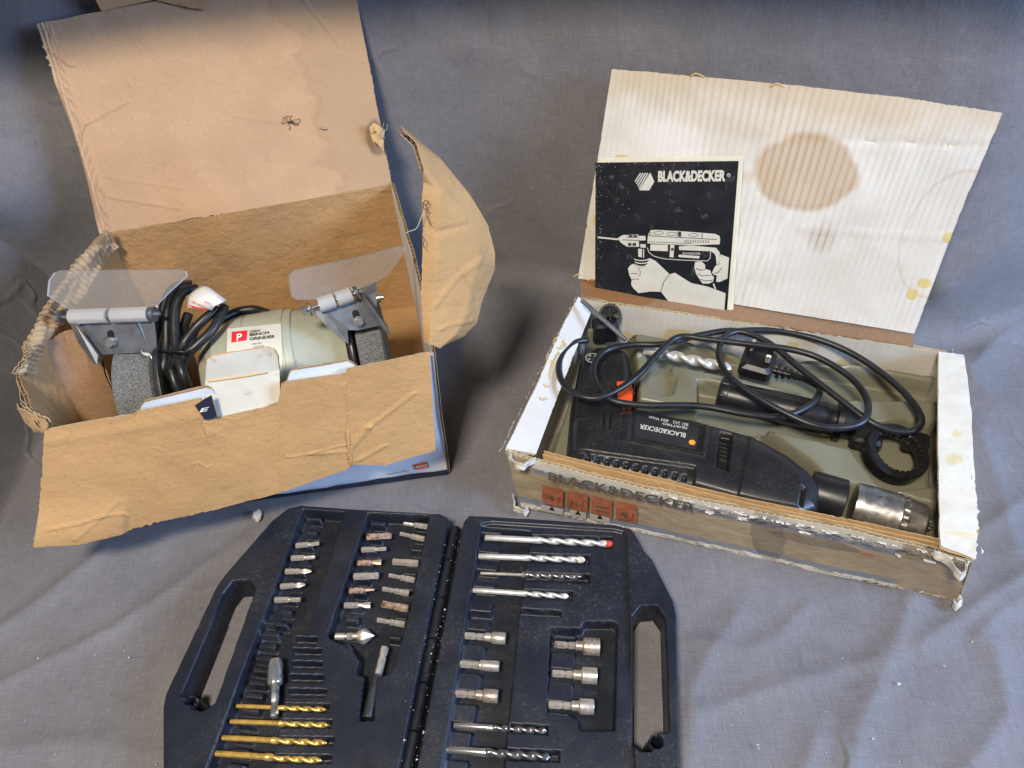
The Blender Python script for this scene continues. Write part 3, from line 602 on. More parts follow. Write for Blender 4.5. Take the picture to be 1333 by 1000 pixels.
# front flap folded down outside, notched where the tab was cut
fa = math.radians(15); fdn = gk*math.sin(fa)-np.array([0, 0, 1])*math.cos(fa); fn = nrm(np.cross(ge, fdn)); fn = fn if fn@gk > 0 else -fn
ff0 = gNL+gk*.004
def onflap(u, v, lift=0.): return PP(u, v, ff0, fn)+fn*lift
FA = [onflap(u, v) for u, v in ((59, 560), (120, 549), (174, 540), (178, 536), (230, 525), (262, 518), (270, 545), (285, 544), (345, 531), (362, 524), (366, 500), (372, 497), (450, 486), (452, 480), (510, 468), (559, 458))]
FB = [onflap(u, v) for u, v in ((50, 700), (108, 698), (160, 690), (168, 688), (225, 674), (255, 667), (270, 664), (285, 661), (345, 646), (362, 641), (368, 639), (380, 636), (452, 610), (458, 604), (500, 604), (567, 586))]
def flappost(G, U_, V_, n):
    a = 0
    for (x0, y0, x1, y1, h_, w_) in ((.86, .98, .82, .60, .0022, .006), (.86, .85, .90, .60, .0020, .006), (.90, .60, .97, .35, .0016, .005), (.84, .9, .76, .70, .0014, .005), (.88, .95, .93, .80, .0018, .005), (.80, .72, .70, .66, .0010, .004), (.02, .86, .10, .80, .0014, .006), (.10, .80, .19, .86, .0012, .005), (.06, .95, .12, .72, .0010, .005), (.10, 0, .11, 1, .0007, .005), (.60, .1, .64, .9, .0006, .005), (.66, .1, .69, .9, .0005, .005), (.30, .55, .42, .50, .0007, .004), (.02, .10, .45, .14, .001, .02), (.80, .1, .84, .75, .0008, .008)):
        e = np.array([x1-x0, y1-y0]); t = np.clip(((U_-x0)*e[0]+(V_-y0)*e[1])/(e@e), 0, 1); d = np.hypot(U_-x0-e[0]*t, (V_-y0-e[1]*t)*.4); a = a+h_*np.exp(-(d/w_)**2)
    curl = .012*sstep((V_-.6)/.4)*sstep((.25-U_)/.25)
    return G+fn*(a+curl)[..., None]
nn_ = np.cross(np.array(FA[-1])-FA[0], np.array(FB[0])-FA[0])@fn
sheet('front_flap', FA, FB, ('kraft_flap', 'whitecard', 'flute') if nn_ > 0 else ('whitecard', 'kraft_flap', 'flute'), GB, nu=280, nv=90, rag=(.0008, .0022, .0015, .001), amp=.0016, freq=16, byindex=True, post=flappost)
# pale tab standing up in the notch, creased across
tb = gNL-gk*.004; tn = nrm(gk*.93+np.array([0, 0, .35]))
def ontab(u, v): return PP(u, v, tb, tn)
TA = [ontab(u, v) for u, v in ((266, 480), (269, 468), (276, 463), (310, 457), (348, 452), (357, 454), (362, 463))]
TM = [ontab(u, v)-gk*.004 for u, v in ((267, 500), (269, 499), (276, 498), (310, 493), (348, 487), (357, 486), (364, 485))]
TB = [onflap(u, v)-gk*.004 for u, v in ((270, 552), (273, 552), (280, 551), (310, 546), (348, 538), (357, 535), (365, 532))]
TAB = sheet('torn_tab', TA, TM, ('greytab', 'greytab', 'torn'), GB, nu=30, nv=14, t=.0022, byindex=True, flute=None, amp=.0006)
sheet('torn_tab', TM, TB, ('greytab', 'greytab', 'torn'), GB, nu=30, nv=16, t=.0022, byindex=True, flute=None, rag=(.0014, 0, 0, 0), amp=.0008)
tube('creased_edge', [I3(np.array(TM[1]), np.array(TM[2]), .3)+gk*.002, TM[3]+gk*.0022, TM[4]+gk*.002], .0008, 'torn', TAB, 6, 6)
# scrap of printed carton beside the tab
N0 = [onflap(u, v, .002) for u, v in ((254, 526), (266, 518), (276, 513))]; N1 = [onflap(u, v, .0045) for u, v in ((268, 543), (277, 541), (284, 539))]
sheet('printed_scrap', N0, N1, ('navy', 'navy', 'torn'), GB, nu=14, nv=14, t=.0014, byindex=True, flute=None, amp=.0003)
o = onflap(261, 532, .0066); xx = nrm(onflap(266, 524, .0066)-o); text('E', o, nrm(onflap(272, 530, .0066)-o)*1, xx, .0065, .0052, 'white_ink', GB, .02)
# end flap standing up at the near right corner
sp = gNR+np.array([.001, .004, .002]); s1 = nrm([.86, .42, .05]); s2 = nrm([-.02, .30, .95]); sn = nrm(np.cross(s1, s2)); sn = sn if sn@(OO-sp) > 0 else -sn
def onside(u, v, lift=0.): return PP(u, v, sp, sn)+sn*lift
SA = [onside(u, v) for u, v in ((556, 446), (553, 420), (552, 380), (553, 330), (553, 290), (552, 255), (554, 236), (548, 215), (543, 190), (529, 176))]
SB = [onside(u, v, -.004) for u, v in ((578, 455), (608, 441), (625, 424), (634, 394), (651, 356), (651, 335), (643, 300), (622, 262), (586, 215), (535, 172))]
def sidepost(G, U_, V_, n):
    q = U_-.52-.30*(1-V_)*.3+.25*(V_-.5)
    a = -.045*.03*np.log1p(np.exp(np.clip(q/.03, -40, 40)))-.035*np.clip(.16-V_, 0, 1)*sstep((.75-U_)/.1)-.03*np.clip(V_-.72, 0, 1)*sstep((.6-U_)/.2)
    for (x0, y0, x1, y1, h_) in ((.20, .2, .45, .75, .0012), (.30, .9, .36, .5, -.001), (.1, .3, .22, .9, .0008), (.44, .15, .60, .6, -.001)):
        e = np.array([x1-x0, y1-y0]); t = np.clip(((U_-x0)*e[0]+(V_-y0)*e[1])/(e@e), 0, 1); d = np.hypot((U_-x0-e[0]*t)*2, V_-y0-e[1]*t); a = a+h_*np.exp(-(d/.025)**2)
    return G+sn*a[..., None]
nn_ = np.cross(np.array(SA[-1])-SA[0], np.array(SB[3])-SA[3])@sn
SF = sheet('end_flap', SA, SB, ('kraft_flap', 'whitecard', 'flute') if nn_ > 0 else ('whitecard', 'kraft_flap', 'flute'), GB, nu=160, nv=60, rag=(.001, .0010, .001, .001), byindex=True, t=.0042, post=sidepost, amp=.0016, freq=20)
for pts in (((548, 262), (552, 266), (556, 262), (551, 260), (549, 270), (556, 272), (553, 276), (558, 292)), ((549, 275), (545, 285), (540, 296), (530, 300), (527, 302)), ((546, 304), (550, 310), (549, 318), (551, 322))):
    tube('frayed_thread', [onside(u, v, .004) for u, v in pts], .0004, 'thread' if pts[0][0] == 549 else 'insect', SF, 5, 5)
# ============================================================ bench grinder in the carton
gM = np.array([-.262, .556, .112]); gx = ge; gy = np.array([-ge[1], ge[0], 0]); gz = np.array([0, 0, 1.])
def sax(u, v, z): return float((P(u, v, z)-gM)@gx)
GR = thing('bench_grinder', 'grey green bench grinder with two stone wheels and clear eye shields', 'grinder', tuple(gM*[1, 1, 0]))
sL, sR = sax(258, 470, .17)-.004, sax(455, 432, .165)
L_ = sR-sL; mo = gM+gx*sL
def facet(r): return lambda th: r/np.cos(((th+math.pi/24) % (math.pi/12))-math.pi/24)
loft('motor_housing', mo, gx, [(-.004, .040), (-.002, .044), (.004, .051), (.016, .060), (.034, .0655), (.040, .066), (L_*.30, .066), (L_*.302, .0652), (L_*.312, .0652), (L_*.314, .066), (L_*.57, .066), (L_*.572, .0648), (L_*.585, .0648), (L_*.62, .064), (L_*.63, .062), (L_*.80, .0545), (L_*.81, .054), (L_*.985, .047), (L_, .044), (L_+.004, .038)], 'motor', GR, 72, ang=12)
boxm('base', gM*[1, 1, 0]+[0, 0, .028], gx, .13, .12, .05, 'motor', GR, bev=.004)
# label lies on the housing
def onhouse(u, v, r=.0668):
    d = ray(u, v); o_ = OO-gM; a = d-gx*(d@gx); b = o_-gx*(o_@gx); A = a@a; B = a@b; C = b@b-r*r; t = (-B-math.sqrt(max(0, B*B-A*C)))/A; return OO+d*t
def curved(px, m, parent, r, name, sub=10):
    (u0, v0), (u1, v1), (u2, v2), (u3, v3) = px; V = []
    for i in range(sub+1):
        for j in range(sub+1):
            s, t = i/sub, j/sub; V.append(onhouse((u0*(1-s)+u1*s)*(1-t)+(u3*(1-s)+u2*s)*t, (v0*(1-s)+v1*s)*(1-t)+(v3*(1-s)+v2*s)*t, r))
    return add(name, V, gridfaces(sub+1, sub+1), m, parent)
LB_ = curved(((296, 428), (366, 421), (368, 490), (294, 498)), 'label', GR, .0666, 'label')
curved(((302, 432), (322, 430), (321, 443), (301, 446)), 'red_print', LB_, .0669, 'printed_logo')
def housetext(body, p0, p1, h, m, off=0., r=.0670):
    a, b = onhouse(*p0, r), onhouse(*p1, r); x = nrm(b-a); rad = nrm((a-gM)-gx*((a-gM)@gx)); y = nrm(np.cross(rad, x)); text(body, a+rad*.0003, x, y, np.linalg.norm(b-a), h, m, LB_, off)
housetext('P', (308, 444), (315, 443), .0085, 'white_ink', .02, .0673)
housetext('150W', (325, 433.5), (339, 432), .0032, 'ink', .01); housetext('BENCH', (325, 438), (350, 435), .0037, 'ink', .02); housetext('GRINDER', (325, 443.5), (358, 440), .0037, 'ink', .02)
for k in range(3): housetext(('SPEED 2950', '~230 240V 50Hz', '150W 125mm')[k], (328+2*k, 449+3.6*k), (340+4*k, 447.6+3.6*k), .0014, 'ink')
# wheels and guards
for side, (ua, va, ub, vb) in ((-1, (146, 470, 196, 470)), (1, (461, 440, 496, 432))):
    s0, s1_ = sax(ua, va, .172), sax(ub, vb, .172); R_ = .062; wd = s1_-s0
    W = loft('grinding_wheel', gM+gx*s0, gx, [(0, .012), (0, .030), (0, R_-.002), (.0015, R_), (wd*.55, R_), (wd-.002, R_-.001), (wd, R_-.004), (wd, .012)], 'stone', GR, 64, ang=25)
    loft('flange', gM+gx*(s0-.004), gx, [(0, .012), (.001, .024), (.0045, .025), (.005, .010)], 'steel', W, 24)
    loft('spindle_nut', gM+gx*(s0-.012), gx, [(0, .0085), (.008, .0085)], 'steel', W, 6)
    # inner guard plate behind the wheel
    q0 = (s1_+.003) if side < 0 else (s0-.010)
    loft('wheel_guard', gM+gx*q0, gx, [(0, .030), (0, R_+.004), (.004, R_+.006), (.006, R_+.006), (.0075, R_+.003), (.0075, .030)], 'darksteel' if side < 0 else 'black', GR, 48, ang=30)
    q1 = (s0-.030) if side < 0 else (s1_+.008)
    if False: loft('outer_guard', gM+gx*q1, gx, [(0, .058), (.002, .062), (.012, .062), (.018, .056), (.019, .02)], 'darksteel', GR, 48, ang=30)
def shield(hA, hB, zz, brk, plate, ear, guard, boltpx, nutpx):
    A, B = P(*hA, zz), P(*hB, zz); ax = nrm(B-A); up_ = np.array([0, 0, 1.]); bk = nrm(np.cross(up_, ax)); bk = bk if bk[1] > 0 else -bk
    t = math.radians(42); d = bk*math.cos(t)+up_*math.sin(t); n = nrm(np.cross(ax, d)); n = n if n@(OO-A) > 0 else -n
    poly = [PP(u, v, A, n) for u, v in plate]
    SH = slab('eye_shield', poly, n, .0028, ['clear', 'glassrim'], GR)
    Lh = np.linalg.norm(B-A)
    loft('hinge_tube', A+n*.001, ax, [(.006, .0058), (.0062, .0076), (Lh*.47, .0076), (Lh*.475, .0058)], 'tubeclear', SH, 24); loft('hinge_tube', A+n*.001, ax, [(Lh*.52, .0058), (Lh*.525, .0076), (Lh-.007, .0076), (Lh-.0068, .0058)], 'tubeclear', SH, 24)
    loft('hinge_pin', A+n*.001, ax, [(-.008, .0022), (Lh+.004, .0022)], 'chrome', SH, 14)
    loft('bolt_head', A+n*.001, ax, [(-.011, .0048), (-.0065, .0048)], 'chrome', SH, 6); loft('washer', A+n*.001, ax, [(-.004, .0075), (-.0025, .0075)], 'steel', SH, 20); loft('washer', A+n*.001, ax, [(Lh-.004, .0075), (Lh-.001, .0075)], 'steel', SH, 20)
    bn = nrm(-bk*.80+up_*.60)
    bp = [PP(u, v, A-up_*.004, bn) for u, v in brk]; BR = slab('bracket', bp, bn, .0018, 'steel', GR)
    for e_, zo in ear:
        e3 = [P(u, v, z) for u, v, z in e_]; nn = nrm(np.cross(np.array(e3[1])-e3[0], np.array(e3[2])-e3[0])); nn = nn if nn@(OO-e3[0]) > 0 else -nn
        slab('bracket_ear', e3, nn, .0018, 'steel', BR)
    c = PP(*boltpx, A-up_*.004, bn)
    x_b, y_b, z_b = frame(ax, bn)
    sl = [c+x_b*(.0035*math.cos(a))*1+nrm(np.cross(bn, ax))*((.009 if math.sin(a) > 0 else 0)+.0035*math.sin(a)) for a in np.linspace(0, 2*math.pi, 16, endpoint=False)]
    flatpoly('slot', [q+bn*.0006 for q in sl], 'black', BR)
    loft('washer', c+bn*.0007, bn, [(0, .0058), (.001, .0058)], 'steel', BR, 18, up=ax); loft('bolt_head', c+bn*.0017, bn, [(0, .0046), (.004, .0044)], 'chrome', BR, 6, up=ax)
    return SH, BR, ax, bn
SHL = shield((86, 413), (204, 409), .208, ((100, 415), (200, 414), (203, 440), (204, 458), (128, 462), (100, 417)),
       ((61, 385), (63, 365), (70, 355), (80, 352), (150, 351), (232, 350), (241, 353), (243, 359), (220, 380), (201, 399), (188, 405), (165, 406), (140, 408), (108, 407), (92, 404)),
       [(((91, 420, .205), (98, 422, .205), (127, 462, .182), (126, 474, .176), (122, 475, .175), (101, 445, .190)), 0), (((166, 408, .206), (176, 413, .206), (202, 470, .168), (206, 492, .160), (200, 488, .160), (183, 462, .176), (170, 432, .19)), 0)], None, (146, 446), None)
SHR = shield((407, 401), (466, 381), .208, ((412, 404), (470, 390), (488, 408), (494, 424), (466, 430), (452, 430), (440, 420)),
       ((376, 366), (376, 358), (383, 352), (395, 349), (460, 335), (520, 320), (528, 320), (529, 325), (515, 345), (502, 361), (480, 372), (466, 377), (440, 385), (410, 390), (386, 390), (379, 386)),
       [(((407, 404, .204), (420, 402, .204), (452, 428, .185), (454, 448, .172), (448, 444, .172), (425, 425, .19)), 0), (((466, 380, .207), (472, 383, .207), (503, 425, .186), (506, 436, .180), (499, 430, .182), (478, 404, .198)), 0)], None, (467, 419), None)
# blue-grey plate that carries the left shield, with its bolt
pl_ = [P(u, v, z) for u, v, z in ((172, 412, .198), (206, 398, .200), (206, 440, .172), (204, 484, .150), (196, 500, .140), (190, 470, .160), (176, 436, .185))]
nn = nrm(np.cross(pl_[2]-pl_[0], pl_[4]-pl_[0])); nn = nn if nn@(OO-pl_[0]) > 0 else -nn
GPL = slab('guard_plate', pl_, nn, .0015, 'steel', GR)
for (u, v, z) in ((187, 413, .196),): loft('bolt', P(u, v, z)-gx*.003, gx, [(0, .0048), (.004, .0048), (.0042, .0024), (.013, .0024)], 'chrome', GPL, 12, ang=50)
pr_ = [P(u, v, z) for u, v, z in ((470, 372, .2), (490, 366, .2), (491, 420, .168), (472, 424, .168))]
nn = nrm(np.cross(pr_[1]-pr_[0], pr_[2]-pr_[0])); nn = nn if nn@(OO-pr_[0]) > 0 else -nn; GP2 = slab('guard_plate', pr_, nn, .0015, 'steel', GR)
loft('bolt', P(494, 388, .195), gx, [(-.003, .0045), (.001, .0045), (.0012, .0022), (.004, .0022)], 'chrome', GP2, 12, ang=50)
# power cord, folded into a bundle and tied
def cz(u, v): return 40+u/3.703, 320+v/3.703
strands = [([(775, 190, .20), (700, 215, .203), (660, 320, .195), (655, 480, .176), (640, 590, .165), (598, 750, .140), (585, 800, .12)]),
           ([(800, 205, .20), (735, 225, .205), (697, 320, .197), (700, 480, .180), (735, 620, .168), (775, 730, .140), (780, 790, .12)]),
           ([(905, 300, .195), (815, 375, .190), (745, 460, .180), (700, 545, .172), (650, 660, .150), (625, 770, .13)]),
           ([(935, 290, .195), (880, 400, .188), (800, 480, .182), (745, 530, .176), (730, 620, .16), (745, 760, .13)]),
           ([(760, 330, .185), (725, 420, .178), (672, 520, .170), (690, 640, .158), (735, 740, .14)]),
           ([(780, 185, .194), (690, 205, .196), (640, 300, .186), (632, 450, .168), (655, 560, .158), (690, 700, .140)]),
           ([(800, 380, .176), (760, 470, .168), (690, 560, .160), (620, 690, .14)])]
PC = None
for k, st in enumerate(strands):
    o = tube('power_cord', [P(*cz(u, v), z) for u, v, z in st], .0048, 'rubber', GR, 12, 8)
tube('power_cord', [P(*cz(u, v), z) for u, v, z in ((900, 380, .168), (930, 350, .168), (1000, 318, .166), (1080, 308, .165), (1150, 330, .162), (1200, 350, .15))], .0048, 'rubber', GR, 12, 8)
tube('cable_tie', [P(*cz(u, v), z) for u, v, z in ((622, 512, .172), (650, 505, .186), (690, 508, .190), (740, 512, .189), (775, 508, .185), (790, 520, .175))], .0011, 'black', GR, 8, 6)
tube('cable_tie', [P(*cz(u, v), z) for u, v, z in ((770, 510, .188), (772, 535, .190), (790, 550, .19), (800, 572, .188))], .0008, 'black', GR, 8, 6)
# white warning tag wrapped on the cord
tg = [(752, 262), (758, 236), (815, 196), (843, 193), (905, 225), (944, 262), (938, 282), (885, 290), (870, 312), (760, 310)]
def ctg(u, v, z): return P(*cz(u, v), z)
V = []; nu_ = 14; nv_ = 8
e0 = crspline([ctg(752, 300, .206), ctg(762, 240, .213), ctg(815, 197, .214), ctg(846, 192, .211)], 5); e1 = crspline([ctg(872, 314, .204), ctg(890, 290, .211), ctg(925, 272, .211), ctg(945, 262, .206)], 5)
G = np.array([[a*(1-t)+b*t+np.array([0, -.002, .004])*math.sin(t*math.pi) for t in np.linspace(0, 1, nv_)] for a, b in zip(e0, e1)])
n_ = gnormal(G); n_ = n_*np.sign(n_[0, 0]@(OO-G[0, 0])); V, f1, f2, s_ = slabmesh(G, G-n_*.0006)
TG = add('warning_tag', V, np.concatenate([f1, f2, s_]), 'tag', GR)
def tagtext(b_, p0, p1, h, m):
    a, b = ctg(*p0, .2135), ctg(*p1, .2135); x = nrm(b-a); y = nrm(np.cross(nrm(OO-a), x)); text(b_, a+nrm(OO-a)*.003, x, y, np.linalg.norm(b-a), h, m, TG, .01)
tagtext('DO NOT REMOVE', (868, 275), (778, 240), .0022, 'red_print'); tagtext('WARNING TAG', (850, 296), (776, 264), .0022, 'red_print'); tagtext('_________', (846, 308), (762, 284), .0012, 'red_print')
# ============================================================ drill carton
H2 = .085
dFL, dFR, dNR, dNL = P(757, 388, H2), P(1228, 458, H2), P(1264, 724, H2), P(660, 588, H2)
cNL, cNR = P(680, 658, .003), P(1246, 781, .003); cFL = np.array([dFL[0]+.002, dFL[1], .003]); cFR = np.array([dFR[0], dFR[1], .003])
DB = thing('cardboard_box', 'worn white and brown taped cardboard box with stained white lid, holding the power drill', 'box', tuple((cNL+cNR+cFL+cFR)/4*[1, 1, 0]))
de = nrm(dNR-dNL); dk = nrm(np.cross(de, [0, 0, 1]))
sheet('bottom', [cNL+[0, 0, .002], cNR+[0, 0, .002]], [cFL+[0, 0, .002], cFR+[0, 0, .002]], ('wboard', 'kraft', 'paleflute'), DB, nu=20, nv=16, flute=None, amp=.0003)
def sagf(t): return np.array([0, 0, -.004*math.sin(t*math.pi)-.003*math.exp(-((t-.55)/.12)**2)])
uu = np.linspace(0, 1, 40)
DF = sheet('front_panel', [I3(dNL, dNR, t)+sagf(t)+dk*.002*math.sin(t*7) for t in uu], [I3(cNL, cNR, t) for t in uu], ('kraft', 'tapefront', 'paleflute'), DB, t=.004, nu=320, nv=40, rag=(.0018, .0022, .002, .003), byindex=True, amp=.0014, freq=24)
# second ply inside the front, torn brown edge higher than the outer ply
sheet('front_ply', [I3(dNL, dNR, t)+sagf(t)*.6-dk*.0065+[0, 0, .003] for t in np.linspace(.085, .985, 40)], [I3(cNL, cNR, t)-dk*.0065 for t in np.linspace(.085, .985, 40)], ('torn', 'torn', 'torn'), DB, t=.005, nu=260, nv=12, rag=(.0016, 0, 0, 0), byindex=True, amp=.001, flute=None)
sheet('rear_panel', [dFL+[-.003, 0, 0], dFR+[.004, 0, 0]], [cFL, cFR], ('kraft', 'wboard', 'paleflute'), DB, t=.004, nu=90, nv=24, rag=(.002, 0, 0, 0), amp=.0012)
sheet('side_panel', [dNL, dFL], [cNL, cFL], ('kraft', 'wflap', 'paleflute'), DB, t=.004, nu=50, nv=24, rag=(.002, .002, 0, 0))
sheet('side_panel', [dNR, dFR], [cNR, cFR], ('wflap', 'kraft', 'paleflute'), DB, t=.004, nu=50, nv=24, rag=(.002, .002, 0, 0))
def pick(A, B, towards, m_front, m_back, core='paleflute'):
    n = np.cross(np.array(A[-1])-A[0], np.array(B[len(B)//2])-np.array(A[len(A)//2])); return (m_front, m_back, core) if n@towards > 0 else (m_back, m_front, core)
A = [P(u, v, H2+.003) for u, v in ((752, 387), (735, 418), (700, 498), (658, 585))]; B = [P(u, v, H2-.012) for u, v in ((768, 408), (752, 448), (724, 520), (697, 592))]
sheet('folded_edge', A, B, pick(A, B, OO-A[0], 'wflap2', 'kraft'), DB, t=.003, nu=180, nv=14, rag=(.0012, .0006, .001, .001), amp=.0012)
A = [P(u, v, H2+.004) for u, v in ((1221, 459), (1220, 540), (1221, 620), (1222, 690), (1224, 712))]; B = [P(u, v, H2+.004) for u, v in ((1254, 464), (1263, 540), (1268, 620), (1273, 690), (1269, 728))]
sheet('folded_edge', A, B, pick(A, B, OO-A[0], 'wflap', 'kraft'), DB, t=.003, nu=180, nv=30, rag=(.0005, .0018, .001, .002), amp=.0016, freq=30, byindex=True, bulge=lambda U_, V_: 0*U_)
for px in ([(1216, 712), (1235, 722), (1252, 742), (1262, 726)], [(1248, 770), (1252, 776), (1245, 783), (1240, 778)], [(664, 583), (672, 596), (684, 600), (700, 592)], [(668, 640), (672, 654), (684, 662), (690, 656)]):
    hz = H2+.002 if px[0][1] < 730 and px[0][1] != 640 else .012
    A = [P(u, v, hz+.003*random.random())+dk*.004 for u, v in px]; B = [a+np.array([random.uniform(-.003, .003), -.002, -.007]) for a in A]
    sheet('torn_corner', A, B, ('wflap2', 'wflap2', 'wflap2'), DB, t=.0014, nu=40, nv=16, rag=(.003, .004, .002, .002), byindex=True, amp=.0025, freq=90, flute=None)
for st in (((130, 250), (108, 246), (90, 262), (92, 296), (112, 306), (134, 302), (150, 284), (138, 266)), ((66, 340), (52, 352), (50, 374), (68, 384), (84, 372)), ((118, 330), (100, 352), (84, 390), (66, 440), (62, 470)), ((34, 500), (44, 515), (60, 510)), ((10, 575), (26, 585), (46, 578))):
    zz = lambda u_, v_: H2-.0005-.012*np.clip(((700+u_/4.167)-(757-(380+v_/4.167-388)*.485))/36, 0, 1)
    tube('glue_trail', [P(700+u_/4.167, 380+v_/4.167, zz(u_, v_)+.0022) for u_, v_ in st], .0011, 'glue', DB, 6, 5)
def flakes(edge, down, out, n, size, seed, mats=('wflap2', 'wflap2', 'wflap2')):
    rs = np.random.RandomState(seed); V = []; F_ = []
    for k in range(n):
        t = rs.rand(); c = edge(t)+out*rs.uniform(.0025, .0042); wd = size*rs.uniform(.5, 2.6); ht = size*rs.uniform(.4, 1.3); m = 5; b = len(V); e_ = nrm(edge(min(1, t+.01))-edge(max(0, t-.01)))
        for i in range(m):
            for j in range(m):
                u_, v_ = i/(m-1)-.5, j/(m-1)
                V.append(c+e_*wd*(u_+rs.normal(0, .08))+np.asarray(down)*ht*(v_-.35+rs.normal(0, .09)*(v_ > .7)-.5*abs(u_)*v_)+out*(.0016*v_*v_*rs.uniform(0, 1.3)+rs.normal(0, .00025)))
        F_ += [tuple(f) for f in gridfaces(m, m, b)]
    o = add('torn_paper', V, F_, 'wflap2', DB, True); o['kind'] = 'stuff'; return o
dn3 = np.array([0, 0, -1.])
flakes(lambda t: I3(dNL, dNR, .34+.66*t)+sagf(.34+.66*t)+dn3*.0015, dn3, dk, 45, .0032, 1)
flakes(lambda t: I3(cNL, cNR, t)-dn3*.005, -dn3, dk, 80, .0036, 2)
flakes(lambda t: I3(dNL, dNR, .25+.75*t)+dn3*.017, dn3, dk, 9, .004, 5)
flakes(lambda t: I3(dNR, dFR, t)+[.004, 0, .004], dn3, nrm([1, -.3, .3]), 40, .003, 3)
flakes(lambda t: I3(dNL, dFL, t)+[-.003, 0, .003], dn3, nrm([-1, -.3, .3]), 40, .003, 4)
# lid
da = math.radians(66); dh0, dh1 = P(751, 366, H2), P(1188, 438, H2); e_ = nrm(dh1-dh0); k_ = np.cross([0, 0, 1], e_); dd_ = k_*math.cos(da)+np.array([0, 0, 1])*math.sin(da); dn = nrm(np.cross(e_, dd_)); dn = dn if dn@(OO-dh0) > 0 else -dn
def ondlid(u, v, lift=0.): return PP(u, v, dh0, dn)+dn*lift
A = [ondlid(u, v) for u, v in ((753, 362), (860, 378), (965, 397), (1080, 416), (1190, 434))]; B = [ondlid(u, v) for u, v in ((797, 90), (900, 99), (1040, 112), (1180, 128), (1304, 147))]
def dlidpost(G, U_, V_, n):
    a = 0
    for (x0, y0, x1, y1, h_) in ((.62, .80, .98, .86, -.0014), (.60, .40, 1., .46, .0012), (.42, .62, .25, .58, .001), (.5, .05, .56, .5, .0006), (.3, .08, .4, .3, .0006)):
        ev = np.array([x1-x0, y1-y0]); t = np.clip(((U_-x0)*ev[0]+(V_-y0)*ev[1])/(ev@ev), 0, 1); d = np.hypot(U_-x0-ev[0]*t, (V_-y0-ev[1]*t)*.6); a = a+h_*np.exp(-(d/.006)**2)
    a = a+.00010*np.sin(U_*2*math.pi*52)*(1+fbm(G*25, 2))
    return G+dn*(a-.006*np.sin(V_*math.pi)*U_)[..., None]
DL = sheet('lid', A, B, pick(A, B, dn, 'wlid', 'kraft'), DB, t=.0036, nu=320, nv=60, rag=(.0006, .0010, .0010, .0012), byindex=True, amp=.0014, freq=14, post=dlidpost)
A = [ondlid(u, v, -.001) for u, v in ((757, 364), (860, 381), (965, 400), (1080, 419), (1190, 437))]; B = [P(u, v, H2) for u, v in ((757, 386), (860, 402), (965, 418), (1080, 436), (1188, 452))]
sheet('hinge_strip', A, B, ('flute', 'kraft_tape', 'flute'), DB, t=.002, nu=80, nv=8, byindex=True, rag=(.001, .002, .002, .002), amp=.0012, flute=None)
for u, v in ((905, 99), (1010, 112), (770, 366), (752, 360)):
    tube('frayed_paper', [ondlid(u-6, v+1, .001), ondlid(u, v-3, .002), ondlid(u+7, v-1, .001), ondlid(u+12, v+2, .001)], .0010, 'torn', DL, 6, 4)
# print on the front panel
fnn = nrm(np.cross(cNR-cNL, dNR-cNR)); fnn = fnn if fnn@dk > 0 else -fnn
def ondf(u, v, lift=.0050): return PP(u, v, I3(cNL, cNR, .2)+fnn*lift, fnn)
MT['fadedink'] = mat('faded_print_under_tape', (.13, .105, .075), .4, 0, .3, 90, (.33, .255, .16), .60, .70, 160); MT['fadedred'] = mat('faded_red_under_tape', (.45, .14, .065), .4, 0, .25, 90, (.34, .255, .16), .56, .68, 150); MT['dirtywhite'] = mat('dirty_white_print', (.62, .59, .52), .5, 0, .1, 50, (.3, .28, .25), .6, .75, 90)
def ftext(body, p0, p1, h, m, off=0.):
    a, b = ondf(*p0), ondf(*p1); x = nrm(b-a); y = nrm(np.cross(fnn, x)); y = y if y[2] > 0 else -y; text(body, a, x, y, np.linalg.norm(b-a), h, m, DF, off)
ftext('BLACK&DECKER', (714, 625), (903, 667), .0155, 'fadedink', .02)
for k, ch in enumerate(('M', 'H', 'E', 'H')):
    u0 = 706+k*32; v0 = 655+k*7.0; q = [ondf(u, v, .0044) for u, v in ((u0, v0), (u0+27, v0+6), (u0+27, v0-18), (u0, v0-24))]; flatpoly('printed_block', q, 'fadedred', DF)
    a = ondf(u0+5, v0-4); b = ondf(u0+22, v0); text(('41', 'H4', '=', '41')[k], a, nrm(b-a), nrm(np.cross(fnn, b-a))*(1 if np.cross(fnn, b-a)[2] > 0 else -1), np.linalg.norm(b-a), .011, 'fadedink', DF)
for (u0, v0, u1, v1) in ((704, 665, 733, 671), (742, 671, 763, 676), (768, 676, 794, 682)):
    q = [ondf(u, v, .0044) for u, v in ((u0, v0), (u1, v1), (u1, v1-8), (u0, v0-8))]; flatpoly('printed_block', q, 'dirtywhite', DF)
    q = [ondf(u, v, .0047) for u, v in (((u0+u1)/2-4, (v0+v1)/2-4), ((u0+u1)/2+4, (v0+v1)/2-2.5), ((u0+u1)/2, (v0+v1)/2-9))]; flatpoly('printed_mark', q, 'ink', DF)
a, b = ondf(1206, 714), ondf(1220, 718); text('BD', a, nrm(b-a), [0, 0, 1], np.linalg.norm(b-a), .004, 'ink', DF, .02)
